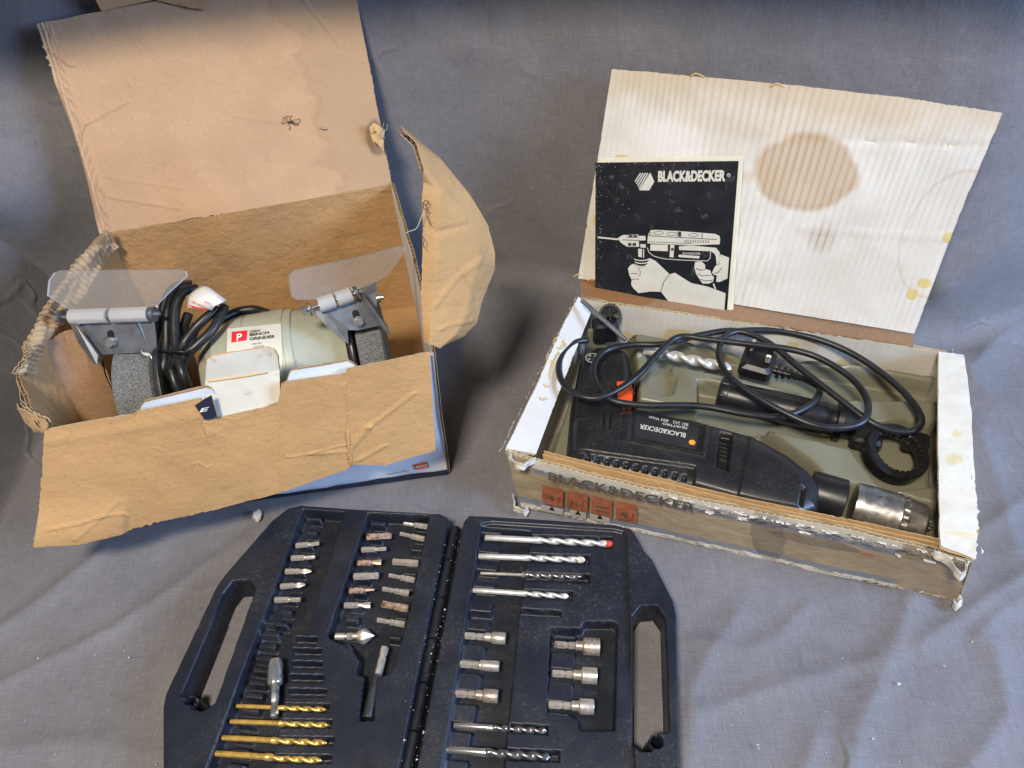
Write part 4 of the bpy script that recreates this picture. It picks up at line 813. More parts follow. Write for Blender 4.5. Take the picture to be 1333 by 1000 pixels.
# ============================================================ olive tray inside the drill carton
TZ = .058
def W(px, z): return np.array([P(u, v, z) for u, v in px])
tray_out = W(((764, 425), (1222, 490), (1228, 718), (700, 606)), TZ)
tr_cav = [  # (polygon px at tray top, depth, soft edge)
    (((757, 432), (800, 428), (826, 436), (832, 520), (905, 532), (995, 556), (1052, 596), (1078, 622), (1140, 634), (1230, 660), (1240, 760), (690, 640), (722, 540), (740, 470)), .040, .006),
    (((908, 494), (1100, 520), (1112, 540), (1120, 552), (1180, 545), (1230, 550), (1230, 632), (1150, 640), (1118, 600), (1108, 585), (908, 536)), .024, .004),
    (((838, 452), (872, 444), (1000, 458), (1230, 500), (1230, 522), (1080, 520), (960, 492), (846, 470)), .026, .005),
    (((848, 482), (860, 470), (876, 470), (874, 486), (882, 492), (877, 514), (858, 516), (850, 506)), .007, .003),
    (((828, 462), (838, 458), (866, 461), (864, 468), (832, 470)), .005, .003)]
ridge_back = W(((822, 424), (830, 420), (1226, 478), (1226, 500), (1000, 470), (824, 444)), .068)
TR_u = nrm(dNR-dNL)[:2]; TR_v = np.array([-TR_u[1], TR_u[0]])
def ztray(X, Y):
    so = sdpoly(tray_out, X, Y); Z = np.full(X.shape, TZ)
    Z = np.maximum(Z, TZ+.010*sstep(-sdpoly(ridge_back, X, Y)/.004))
    gr = np.sin((X*TR_u[0]+Y*TR_u[1])*2*math.pi/.012); Z = Z+np.where(sdpoly(ridge_back, X, Y) < -.005, .0005*np.sign(gr), 0)
    for px, dp, e in tr_cav: Z = np.minimum(Z, TZ+.0005-dp*sstep((-sdpoly(W(px, TZ), X, Y)+e*.3)/e))
    Z = Z+.0005*fbm(np.stack([X*9, Y*9, X*0], -1), 2)
    return Z*sstep((-so+.002)/.004), so < .002
TRAY = hfield('moulded_tray', (0, 0), TR_u, TR_v, (-.35, .45), (.28, .90), .0018, ztray, 'olive', None)
tag(TRAY, 'olive green moulded plastic tray fitted inside the drill box', 'tray')
# ============================================================ power drill lying on its side
DR = thing('power_drill', 'black corded power drill with orange trigger and steel chuck, lying in the olive tray', 'drill', tuple(P(900, 580, .06)*[1, 1, 0]+[0, 0, .02]))
dz = .076
body_px = ((738, 545), (742, 500), (752, 450), (772, 434), (806, 433), (823, 442), (827, 470), (824, 520), (832, 526), (905, 538), (985, 560), (1034, 586), (1064, 608), (1080, 628), (1076, 668), (1044, 680), (900, 640), (742, 606), (733, 590))
grip_px = ((742, 520), (748, 480), (756, 448), (774, 436), (804, 435), (820, 444), (823, 480), (818, 525), (760, 560))
main_px = ((735, 590), (738, 540), (775, 533), (832, 528), (905, 540), (985, 562), (1032, 588), (1060, 610), (1075, 630), (1071, 664), (1042, 676), (900, 642), (742, 610))
low_px = ((736, 640), (736, 585), (780, 592), (905, 610), (902, 640)); sw_px = ((936, 562), (954, 566), (948, 618), (930, 612)); lab_px = ((822, 534), (835, 532), (918, 554), (912, 592), (818, 574))
nose_px = ((975, 566), (1022, 596), (1046, 620), (1042, 664), (958, 648))
db = W(body_px, dz); dg = W(grip_px, dz); dm = W(main_px, dz)
def zdrill(X, Y):
    sd = sdpoly(db, X, Y); Z = .050*np.sqrt(np.clip(1-(1-np.clip(-sd/.012, 0, 1))**2, 0, 1))
    tm = np.clip(-sdpoly(dm, X, Y)/.026, 0, 1); Z = Z*.96+.018*np.sqrt(np.clip(1-(1-tm)**2, 0, 1))-.004*sstep((-sdpoly(W(low_px, dz), X, Y)+.001)/.002)
    lm = sstep((-sdpoly(W(lab_px, dz), X, Y)+.0006)/.0016); Z = Z*(1-lm)+lm*.0614
    Z = Z+.0016*sstep(-sdpoly(W(nose_px, dz), X, Y)/.003)
    Z = Z-.010*sstep(-sdpoly(W(sw_px, dz), X, Y)/.002)
    for px in (((785, 534), (788, 534), (786, 561), (783, 561)), ((793, 533), (796, 534), (795, 562), (792, 562)), ((1042, 636), (1047, 637), (1044, 660), (1039, 659))): Z = Z-.004*sstep((-sdpoly(W(px, dz), X, Y)+.0006)/.0016)
    for k in range(11):
        u0 = 762+k*12.6; v0 = 588+k*2.6; Z = Z-.004*sstep((-sdpoly(W(((u0, v0+3), (u0+6, v0+4.5), (u0+5, v0+12), (u0-1, v0+10)), dz), X, Y)+.0006)/.0018)
    # seam and ridge lines
    Z = Z-.001*np.exp(-(sdpoly(W(((812, 536), (822, 530), (925, 550), (918, 600), (806, 578)), dz), X, Y)/.0009)**2)
    return np.maximum(Z, .0)+.0145, sd < 0
o = hfield('body', (0, 0), TR_u, TR_v, (-.30, .40), (.30, .85), .0011, zdrill, 'drillblack', DR)
BD_ = o
def topz(u, v, z0=.0768): return P(u, v, z0)
# label plate: lettering reads from the far side
lz = .0762
flatpoly('label', W(((828, 540), (911, 557), (906, 586), (825, 568)), lz), 'ink', BD_)
def dtext(body, p0, p1, h, m, off=0.):
    a, b = P(*p0, lz+.0005), P(*p1, lz+.0005); x = nrm(b-a); text(body, a, x, nrm(np.cross([0, 0, 1], x)), np.linalg.norm(b-a), h, m, BD_, off)
dtext('BLACK&DECKER', (893, 564), (833.5, 552), .0062, 'cream_ink', .02); 
dtext('QUATTRO', (895, 556), (863, 549.5), .0034, 'cream_ink', .02); dtext('BD 252   850 Watt', (896, 551.5), (845, 541.5), .0036, 'cream_ink')

hx = P(901, 576, lz+.0005); flatpoly('printed_logo', [hx+np.array([math.cos(a), math.sin(a), 0])*.0036 for a in np.linspace(0, 2*math.pi, 6, endpoint=False)], 'amber', BD_)
# round quality mark on the grip
gz_ = .0655
c = P(771, 466, gz_); rr = lambda r, lift: [c+np.array([math.cos(a)*r, math.sin(a)*r, lift]) for a in np.linspace(0, 2*math.pi, 28, endpoint=False)]
MT['greymark'] = mat('grey_print', (.36, .36, .34), .45, 0, .2, 300)
flatpoly('printed_mark', rr(.0080, 0), 'greymark', BD_); flatpoly('printed_mark', rr(.0066, .0003), 'ink', BD_)
for a_ in (.5, 2.1, 3.6, 5.2): flatpoly('printed_mark', [c+np.array([math.cos(a_+t)*r*.006, math.sin(a_+t)*r*.006, .0006]) for t, r in ((-.25, .5), (.25, .5), (.3, .95), (-.3, .95))], 'greymark', BD_)
# trigger
A = W(((803, 497), (821, 496), (824, 508), (823, 523), (804, 520)), .064); TRG = slab('trigger', A, (0, 0, 1), .022, 'orange', DR)
for k in range(5): boxm('trigger_rib', P(824, 503+k*4, .056), TR_u, .003, .0016, .02, 'black', TRG)
SWT = boxm('mode_switch', P(943, 590, .066), nrm(np.append(TR_v, 0)), .030, .008, .010, 'black', DR)
for k in range(5): boxm('switch_rib', P(941, 578+k*5.2, .0715), nrm(np.append(TR_u, 0)), .009, .0016, .003, 'black', SWT)
# nose and chuck
c0 = P(1062, 642, .050); c1 = P(1205, 684, .050); ax = nrm(c1-c0); Lc = np.linalg.norm(c1-c0)
loft('nose_collar', c0-ax*.006, ax, [(0, .021), (.004, .0215), (Lc*.315, .0215), (Lc*.325, .019)], 'black', DR, 40, ang=30)
def knurl(r, k=36, d=.0006, ph=0): return lambda th: r-d*(np.sin(th*k+ph) > 0)
ck = [(Lc*.34, .018), (Lc*.345, .0215)]+[(Lc*(.345+.035*i), knurl(.0222, 30, .0005, i*1.6)) for i in range(1, 12)]+[(Lc*.745, .0222), (Lc*.75, .0210), (Lc*.76, .0205), (Lc*.80, knurl(.0218, 14, .0018)), (Lc*.815, .0208), (Lc*.96, .0195), (Lc*.985, .0170), (Lc, .012), (Lc*.97, .007)]
CK = loft('chuck', c0, ax, ck, 'darkchrome' if 'darkchrome' in MT else 'steel', DR, 60, ang=30)
MT['darkchrome'] = mat('worn_dark_chrome', (.40, .385, .36), .33, .85, .3, 90, (.12, .10, .08), .55, .7, 150, .2, 700, .0003); CK.data.materials[0] = MT['darkchrome']
for k in range(3):
    a_ = k*2.094+.4; x, y, z = frame(ax); boxm('chuck_jaw', c0+ax*(Lc+.001)+y*math.cos(a_)*.005+z*math.sin(a_)*.005, ax, .008, .004, .004, 'darkchrome', CK)
# cord: one run from plug to grip
def cc(u, v): return 640+u/1.9235, 370+v/1.9235
path = [(752, 226), (792, 242), (822, 264), (800, 300), (730, 331), (640, 326), (520, 305), (380, 303), (300, 290), (263, 252), (256, 205), (285, 167), (350, 152), (430, 150), (520, 128), (610, 117), (690, 145), (780, 217), (870, 287), (940, 340), (1000, 366), (1052, 368), (1076, 345), (1060, 305), (1010, 250), (930, 190), (850, 150), (760, 124), (680, 115), (595, 124), (569, 170), (590, 225), (660, 280), (750, 330), (820, 356), (890, 358), (935, 338), (940, 290), (900, 235), (820, 185), (740, 162), (640, 150), (540, 138), (470, 132), (425, 165), (370, 225), (320, 262), (260, 286), (205, 272), (172, 235), (172, 185), (205, 148), (240, 140)]
zs = np.interp(np.arange(len(path)), [0, 2, 5, 8, 12, 16, 20, 24, 28, 31, 35, 39, 44, 49, 52], [.060, .070, .078, .083, .080, .084, .074, .076, .082, .088, .082, .086, .088, .084, .070])
CORD = tube('power_cord', [P(*cc(u, v), z) for (u, v), z in zip(path, zs)], .0036, 'rubber', DR, 12, 7)
# three-pin plug
pc = P(986, 473, .058); pa = nrm(P(1030, 484, .066)-P(950, 462, .066)); PLG = boxm('plug', pc, pa, .036, .040, .020, 'black', DR, bev=.004)
py = nrm(np.cross([0, 0, 1], pa))
for dx, dy, lx, ly, lz_ in ((-.010, .0, .0045, .008, .022), (.010, .011, .0065, .004, .017), (.010, -.011, .0065, .004, .017)):
    b_ = pc+pa*dx+py*dy+np.array([0, 0, .010]); boxm('plug_pin', b_+[0, 0, lz_*.25], pa, lx, ly, lz_*.5, 'black', PLG); boxm('plug_pin', b_+[0, 0, lz_*.75], pa, lx*.9, ly*.9, lz_*.5, 'nickel', PLG)
for k in range(4): boxm('strain_relief', pc+pa*(.024+.0065*k)+[0, 0, -.003], pa, .004, .014-.002*k, .012-.0015*k, 'black', PLG)
boxm('strain_relief', pc+pa*.033+[0, 0, -.004], pa, .034, .006, .006, 'black', PLG)
MASON = 1
# ============================================================ loose accessories in the tray
SH_ = thing('side_handle', 'black side handle with round toothed clamp ring, in the olive tray', 'handle', tuple(P(1020, 530, .04)*[1, 1, 0]+[0, 0, .03]))
h0, h1 = P(934, 512, .050), P(1112, 553, .050); ha = nrm(h1-h0); Lh = np.linalg.norm(h1-h0)
loft('grip', h0, ha, [(0, .012), (.001, .0165), (.004, .018), (.010, .018), (.011, .0165), (.02, .0165), (Lh*.55, .0175), (Lh*.78, .017), (Lh*.80, .0155), (Lh*.86, .0155), (Lh*.87, .0225), (Lh*.91, .0225), (Lh*.92, .017), (Lh, .016)], 'black', SH_, 36, ang=30)
for k in range(8):
    a_ = k*math.pi/4; x, y, z = frame(ha); boxm('grip_rib', h0+ha*.006+y*math.cos(a_)*.018+z*math.sin(a_)*.018, ha, .008, .003, .003, 'black', SH_)
rc = P(1168, 588, .062); rn = nrm([.10, -.22, 1]); x, y, z = frame(rn, ge)
RI = loft('clamp_ring', rc-rn*.012, rn, [(0, .0235), (0, .0295), (.002, .0310), (.014, .0310), (.016, .0295), (.016, .0240), (.0145, lambda th: .0232-.0014*(np.sin(th*26) > 0)), (.003, lambda th: .0232-.0014*(np.sin(th*26) > 0)), (.002, .0235)], 'black', SH_, 104, up=(1, 0, 0), closed_ring=True, ang=30)
boxm('clamp_block', I3(h1, rc, .32)+[0, 0, -.006], ha, .030, .030, .018, 'black', SH_, bev=.003); boxm('clamp_block', rc+np.array([.030, .018, -.012]), ha, .024, .020, .018, 'black', SH_, bev=.003)
# black round cap in the far left corner
cc_ = P(794, 410, .076); RK = thing('round_cap', 'black round plastic cap with cross ribs in the box corner by the grip', 'cap', tuple(cc_*[1, 1, 0]+[0, 0, .045]))
kn = nrm([-.15, -.75, .62]); loft('rim', cc_-kn*.012, kn, [(0, .008), (0, .0135), (.010, .0135), (.012, .0128), (.012, .0108), (.008, .0105), (.007, .002)], 'black', RK, 36, up=(1, 0, 0), ang=30)
for a_ in (0, math.pi/3, 2*math.pi/3):
    x, y, z = frame(kn, (1, 0, 0)); boxm('rib', cc_-kn*.002, y*math.cos(a_)+z*math.sin(a_), .021, .002, .004, 'black', RK, up=kn)
boxm('stem', cc_+np.array([-.006, -.004, -.02]), [1, 0, 0], .03, .02, .03, 'black', RK, bev=.003)
r0, r1 = P(757, 391, .100), P(815, 443, .084)
tag(loft('depth_rod', r0, r1-r0, [(0, .0015), (.0006, .0027), (np.linalg.norm(r1-r0)-.0006, .0027), (np.linalg.norm(r1-r0), .0008)], 'steel', None, 14), 'thin steel depth rod leaning across the box corner onto the drill grip', 'rod')
# ============================================================ instruction booklet
def bk(u, v, lift=.010): return ondlid(760+u/4.5435, 190+v/4.5435, lift)
PG = [(92, 66), (946, 57), (884, 985), (80, 950)]
BK = thing('instruction_booklet', 'black and cream instruction booklet with a drawing of hands holding a drill', 'booklet', tuple(bk(400, 950)))
def pagesheet(name, pts, lift, t, m, wav=.0008):
    a, b, c, d = [bk(u, v, lift) for u, v in pts]; nn = 24; G = np.array([[(a*(1-s)+b*s)*(1-q)+(d*(1-s)+c*s)*q for q in np.linspace(0, 1, nn)] for s in np.linspace(0, 1, nn)])
    G = G+dn*(wav*fbm(G*30+lift*1000, 2))[..., None]
    V, f1, f2, s_ = slabmesh(G, G-dn*t)
    return add(name, V, np.concatenate([f1, f2, s_]), m, BK, True, None, None, 30)
pagesheet('page', PG, .0080, .0012, 'page', .0003); pagesheet('page', [(100, 72), (938, 62), (872, 985), (80, 950)], .0090, .0008, 'page', .0003)
CV = pagesheet('cover', [(80, 94), (918, 84), (848, 985), (76, 950)], .0100, .0008, 'cover', .0002)
def art(pts, m='cream_ink', l=.0106): return flatpoly('printed_art', [bk(u, v, l) for u, v in pts], m, CV)
def line(pts, wd=3, m='cream_ink', l=.0112):
    for (a, b), (c, d) in zip(pts[:-1], pts[1:]):
        ln_ = math.hypot(c-a, d-b); nx, ny = -(d-b)/ln_*wd/2, (c-a)/ln_*wd/2; art([(a+nx, b+ny), (c+nx, d+ny), (c-nx, d-ny), (a-nx, b-ny)], m, l)
art([(374, 153), (402, 153), (425, 205), (394, 256), (338, 256)][::1] if False else [(402, 153), (425, 205), (394, 256), (340, 256)])
for k in range(4): line([(345+k*14, 154), (312+k*8, 205+k*13)], 7)
line([(400, 156), (338, 254)], 4)
a, b = bk(446, 207), bk(840, 203); x_ = nrm(b-a); y_ = nrm(np.cross(dn, x_)); text('BLACK&DECKER', bk(446, 207, .0108), x_, y_, np.linalg.norm(b-a), .0122, 'cream_ink', CV, .05)
line([(850+10*math.cos(t)+10, 166+10*math.sin(t)) for t in np.linspace(0, 6.28, 13)], 2.5); text('R', bk(855, 172, .0108), x_, y_, .0022, .0026, 'cream_ink', CV)
art([(92, 526), (150, 532), (212, 538), (212, 548), (150, 541), (95, 536)]); art([(210, 536), (238, 518), (330, 514), (336, 586), (266, 586), (228, 562)])
for q in ((275, 517, 297, 528), (302, 517, 325, 528), (272, 563, 290, 580), (298, 563, 318, 580)): art([(q[0], q[1]), (q[2], q[1]), (q[2], q[3]), (q[0], q[3])], 'ink', .0112)
line([(240, 545), (335, 548)], 3, 'ink'); line([(262, 530), (330, 532)], 2, 'ink')
art([(332, 522), (372, 522), (374, 548), (334, 550)]); art([(384, 552), (388, 515), (403, 489), (430, 487), (570, 494), (780, 510), (805, 522), (810, 540), (806, 572), (770, 572), (640, 578), (384, 566)])
line([(392, 520), (560, 530), (790, 542)], 3, 'ink'); line([(405, 498), (395, 518)], 3, 'ink'); art([(564, 496), (582, 498), (582, 526), (564, 525)], 'ink', .0112); line([(705, 506), (705, 535)], 4, 'ink'); line([(385, 556), (640, 566), (640, 580)], 2, 'ink')
for k in range(10): line([(605+k*15, 546), (609+k*15, 562)], 4, 'ink')
for x0, y0 in ((450, 505), (530, 509), (655, 516)): line([(x0+30*math.cos(t), y0+9*math.sin(t)) for t in np.linspace(0, 6.28, 15)], 2, 'ink')
art([(402, 572), (504, 574), (503, 612), (400, 608)]); art([(518, 574), (542, 576), (536, 649), (513, 646)]); art([(524, 592), (538, 593), (536, 608), (523, 607)], 'ink', .0112)
art([(568, 583), (640, 578), (786, 592), (808, 620), (806, 690), (790, 696), (784, 640), (772, 622), (750, 612), (570, 605)])
line([(384, 590), (392, 615), (420, 640), (480, 656), (600, 664), (735, 668), (752, 650), (753, 615)], 4)
art([(566, 632), (690, 640), (686, 655), (566, 646)]); text('BLACK&DECKER', bk(590, 630, .0108), x_, y_, .020, .0024, 'cream_ink', CV, .02)
art([(343, 570), (374, 572), (374, 592), (343, 590)]); art([(330, 598), (352, 598), (352, 648), (330, 644)]); line([(362, 598), (362, 650)], 6)
for yy, r_ in ((655, 42), (672, 38), (690, 30)): line([(350+r_*math.cos(t), yy+11*math.sin(t)) for t in np.linspace(0, math.pi, 10)], 6)
art([(270, 712), (284, 694), (304, 685), (330, 702), (352, 708), (376, 702), (396, 652), (430, 668), (470, 705), (512, 745), (486, 785), (464, 850), (400, 848), (332, 858), (300, 828), (288, 806), (292, 780), (278, 752)])
for q in (((284, 745), (310, 740), (330, 745)), ((290, 780), (318, 772), (335, 778)), ((330, 702), (345, 735), (338, 760))): line(q, 2.5, 'ink')
art([(512, 748), (545, 738), (585, 764), (640, 798), (740, 820), (842, 858), (832, 972), (532, 938), (495, 890), (462, 848), (478, 795)]); line([(512, 748), (478, 795), (464, 848)], 3, 'ink')
art([(664, 674), (700, 671), (722, 692), (722, 716), (752, 724), (760, 750), (774, 764), (768, 790), (742, 802), (706, 800), (686, 772), (668, 742), (658, 706)])
for q in (((668, 712), (695, 722), (722, 718)), ((680, 744), (705, 756), (755, 752)), ((692, 774), (720, 784), (765, 782))): line(q, 3, 'ink')
art([(762, 738), (776, 706), (800, 680), (812, 630), (862, 650), (852, 772), (806, 792), (786, 790), (790, 752), (772, 750)]); line([(775, 742), (800, 735), (820, 705)], 3, 'ink'); line([(770, 800), (782, 832)], 8)
# ============================================================ drill bit case, opened flat
CZ = .030
ho = P(592, 671, CZ)[:2]; hb = P(527, 991, CZ)[:2]
cy_ = nrm(hb-ho); cx_ = np.array([-cy_[1], cy_[0]])          # down the hinge, to the right
cx_ = cx_ if cx_[0] > 0 else -cx_
def Q(px, z=CZ): return np.array([P(u, v, z)[:2] for u, v in px])
def ext(px_end_pairs, t):   # carry an edge on below the frame to distance t along the hinge direction
    a, b = Q(px_end_pairs); d = nrm(b-a); return b+d*((t-(b-ho)@cy_)/(d@cy_))
TL = .335
def outline(side):
    if side < 0:
        top = Q(((586, 672), (574, 666), (480, 661), (392, 655), (374, 659), (352, 676), (290, 747), (279, 762), (212, 903), (208, 922))); l1 = ext(((208, 922), (208, 1000)), .285); l2 = ext(((290, 747), (240, 850)), .335); r = ext(((586, 680), (526, 985)), TL)
        b = r-cx_*.17
        return np.vstack([top, [l1], [b], [r], Q(((584, 690),))])
    top = Q(((598, 690), (601, 677), (610, 668), (700, 673), (800, 680), (824, 686), (832, 698), (842, 716), (852, 727), (880, 782), (884, 800))); r1 = ext(((884, 800), (889, 1000)), .285); l = ext(((598, 690), (541, 985)), TL); b = l+cx_*.19
    return np.vstack([top, [r1], [b], [l]])
OUT = {-1: outline(-1), 1: outline(1)}
HOLE = {-1: Q(((304, 759), (322, 758), (329, 768), (277, 913), (263, 922), (251, 919), (254, 906), (240, 903), (293, 773))), 1: Q(((827, 803), (836, 792), (853, 791), (863, 805), (868, 949), (853, 951), (846, 962), (846, 974), (836, 974), (827, 967)))}
LUG = {-1: (Q(((246, 910),))[0], .0028), 1: (Q(((855, 965),))[0], .0034)}
def rect(u, v, wpx, hpx, skew=0):
    c = Q(((u, v),))[0]; k = .00066
    return [c-cx_*wpx*k/2-cy_*hpx*k/2, c+cx_*wpx*k/2-cy_*hpx*k/2, c+cx_*wpx*k/2+cy_*hpx*k/2, c-cx_*wpx*k/2+cy_*hpx*k/2]
pockets = {-1: [], 1: []}; blocks = {-1: [], 1: []}
# left half
b1 = ext(((342, 804), (268, 1000)), .315); b2 = ext(((379, 848), (352, 1000)), .315)
pockets[-1] += [(np.vstack([Q(((394, 663), (448, 667), (403, 815), (385, 822), (379, 848), (372, 904), (352, 1000))), [b2], [b1], Q(((342, 804),))]), .017, .002)]
pockets[-1] += [(Q(((479, 668), (559, 671), (534, 790), (513, 868), (506, 878), (490, 881), (486, 938), (467, 938), (473, 880), (463, 878), (467, 858), (458, 845), (430, 832), (426, 826))), .017, .002)]
for k in range(9): blocks[-1].append((rect(408-5.6*k, 671+17.3*k, 21, 9), .006, 0))
for k in range(14): blocks[-1].append((rect(352-3.6*k-.09*k*k, 806+14.6*k+.23*k*k, 27, 10.5), .007, 0))
for k in range(10): blocks[-1].append((rect(492-5.2*k, 677+17.9*k, 22, 9.5), .006, 0))
for u, v in ((548, 678), (545, 694.5), (541, 712), (536, 725), (532, 743), (529, 763), (524, 782), (520, 801), (513, 826)): blocks[-1].append((rect(u, v, 22, 8), .006, 0))
def cB(x, y): return 270+x/4.597, 800+y/4.597
for x0, x1, y in ((540, 615, 88), (525, 660, 155), (510, 685, 225), (520, 690, 302), (505, 700, 382), (480, 715, 467), (470, 732, 556), (450, 745, 652), (425, 758, 755), (395, 745, 862), (370, 760, 960)):
    a, b = cB(x0-40, y), cB(x1, y); pockets[-1].append((Q(((a[0], a[1]-5), (b[0], b[1]-5+1), (b[0]-2, b[1]+6), (a[0]-2, a[1]+5))), .009, .0014))
# right half
e1 = ext(((624, 695), (578, 1000)), .315); e2 = ext(((690, 695), (656, 1000)), .315)
i2 = ext(((815, 695), (827, 1000)), .32); i1 = ext(((626, 681), (574, 1000)), .32)
pockets[1] += [(np.vstack([Q(((626, 681), (640, 679), (800, 689), (812, 692), (816, 702), (827, 1000))), [i2], [i1]]), .0028, .002)]
pockets[1] += [(np.vstack([Q(((627, 684), (692, 690), (676, 800), (656, 1000))), [e2], [e1], Q(((578, 1000),))]), .018, .002)]
for x0, x1, ya, yb_ in ((680, 797, 697, 712), (676, 768, 721, 734), (676, 768, 746, 758), (672, 746, 768, 780), (672, 731, 793, 802), (664, 714, 943, 955), (658, 729, 976, 991)):
    sl = .04; pockets[1].append((Q(((x0, ya-3), (x1, ya), (x1, yb_), (x0-2, yb_-3))), .013, .0014))
pockets[1].append((Q(((716, 815), (756, 816), (760, 807), (799, 807), (805, 812), (801, 950), (755, 950), (752, 938), (745, 931), (711, 927))), .016, .002))
for u, v, h_ in ((636, 689, 8), (634, 712, 13), (630, 735, 12), (627, 757.5, 12), (623, 786, 18), (617, 810, 18), (611, 847, 26), (605, 884, 26), (599, 925, 26), (592, 959.5, 22), (587, 996, 20), (580, 1035, 24)): blocks[1].append((rect(u, v, 40, h_), .006, 0))
for u, v, h_ in ((735, 825, 9), (732, 857, 26), (729, 898, 28), (726, 927, 6)): blocks[1].append((rect(u, v, 34, h_), .005, 0))
def zcase(side):
    def f(X, Y):
        out = sdpoly(OUT[side], X, Y); hole = sdpoly(HOLE[side], X, Y); c, r = LUG[side]; lug = np.hypot(X-c[0], Y-c[1])
        sd = np.maximum(out, -hole); sd = np.minimum(sd, lug-r*2.5); sd = np.maximum(sd, -(lug-r*.85))
        top = CZ-.0022*(1-sstep((-out)/.004))
        Z = top.copy()
        hd = sdpoly(OUT[side], X, Y)
        for poly, dp, e in pockets[side]:
            poly = np.asarray(poly); bb = (X > poly[:, 0].min()-.01) & (X < poly[:, 0].max()+.01) & (Y > poly[:, 1].min()-.01) & (Y < poly[:, 1].max()+.01)
            q = np.full(X.shape, 1.); q[bb] = sdpoly(poly, X[bb], Y[bb]); Z = np.minimum(Z, CZ-dp*sstep((-q+e*.25)/e))
        for poly, dp, _ in blocks[side]:
            poly = np.asarray(poly); bb = (X > poly[:, 0].min()-.01) & (X < poly[:, 0].max()+.01) & (Y > poly[:, 1].min()-.01) & (Y < poly[:, 1].max()+.01)
            q = np.full(X.shape, 1.); q[bb] = sdpoly(poly, X[bb], Y[bb]); Z = np.maximum(Z, (CZ-dp)*sstep((-q+.0004)/.0018))
        wall = sstep((-sd)/.0028)
        Z = Z*wall+.001*(1-wall)
        return Z, sd < 0
    return f
BC = thing('drill_bit_case', 'dark navy plastic drill bit case opened flat with handles on both sides', 'case', (*Q(((560, 830),))[0], 0))
HALF = {}
for side, su in ((-1, (-.30, .004)), (1, (-.004, .285))):
    HALF[side] = hfield('case_half', ho, cx_, cy_, su, (-.05, .345), .00085, zcase(side), 'case', BC)
for k in range(8):
    c = ho+cy_*(.008+.040*k); loft('hinge_knuckle', np.array([*(c+cx_*.001), .0195]), np.array([*cy_, 0]), [(0, .003), (.0005, .0050), (.0385, .0050), (.039, .003)], 'case', BC, 16)
# small raised size marks that run beside the pockets
for (u0, v0, u1, v1, side) in ((384, 672, 335, 800, -1), (468, 680, 420, 822, -1), (328, 812, 270, 990, -1), (570, 690, 541, 830, -1)):
    for k in range(9):
        t = k/8; u, v = u0+(u1-u0)*t, v0+(v1-v0)*t; c = P(u, v, CZ+.0001)
        for j in range(3): boxm('raised_mark', c+np.append(cx_, 0)*(j-1)*.0026*(1 if k % 2 else .8), np.append(cy_, 0), .0022 if (k+j) % 3 else .0012, .0009, .0006, 'case', HALF[side], bev=.0001)
# ---------------------------------------------------------------- bits
def hexr(r): return lambda th: r*math.cos(math.pi/6)/np.cos(((th) % (math.pi/3))-math.pi/6)
def lobes(r, n, d, ph=0): return lambda th: r*(1-d*(.5-.5*np.cos(n*(th-ph))))
def flat(r, q): return lambda th: 1/np.sqrt((np.cos(th)/r)**2+(np.sin(th)/(r*q))**2)
BZ = .0245
def bit(p0, p1, kind, m, label, group=None, r=.0031, z=BZ):
    A, B = P(*p0, z), P(*p1, z); L = np.linalg.norm(B-A); s = L*.52
    hx = hexr(r); R = [(0, hexr(r*.8)), (.0008, hx), (s*.70, hx), (s*.72, hexr(r*.86)), (s*.82, hexr(r*.86)), (s*.84, hx), (s, hx), (s+.001, r*.72)]
    if kind == 'cross': R += [(L*.70, lobes(r*.95, 4, .35)), (L*.80, lobes(r*.95, 4, .45)), (L*.88, lobes(r*.75, 4, .5)), (L, lobes(r*.25, 4, .4))]
    elif kind == 'slot': R += [(L*.66, r*.70), (L*.78, flat(r*.9, .45)), (L, flat(r*.95, .16))]
    elif kind == 'star': R += [(L*.60, r*.66), (L*.64, lobes(r*.70, 6, .22)), (L*.99, lobes(r*.66, 6, .22)), (L, lobes(r*.55, 6, .2))]
    elif kind == 'hexkey': R += [(L*.60, r*.66), (L*.62, hexr(r*.78)), (L*.985, hexr(r*.78)), (L, hexr(r*.66))]
    elif kind == 'fat': R = [(0, hexr(r*.8)), (.0008, hexr(r*1.2)), (s, hexr(r*1.2)), (s+.001, lobes(r*1.1, 6, .2)), (L*.98, lobes(r*1.15, 6, .2)), (L, r*.9)]
    elif kind == 'point': R += [(L*.62, r*.60), (L*.72, r*.52), (L, flat(r*.30, .6))]
    elif kind == 'square': R += [(L*.60, r*.66), (L*.64, lobes(r*.78, 4, .18)), (L*.985, lobes(r*.70, 4, .18)), (L, r*.5)]
    o = loft('screwdriver_bit', A, B-A, R, m, None, 24, ang=30); return tag(o, label, 'bit', group)
def cA(x, y): return 330+x/5.264, 650+y/5.264
G1 = 'screwdriver bits in the case'
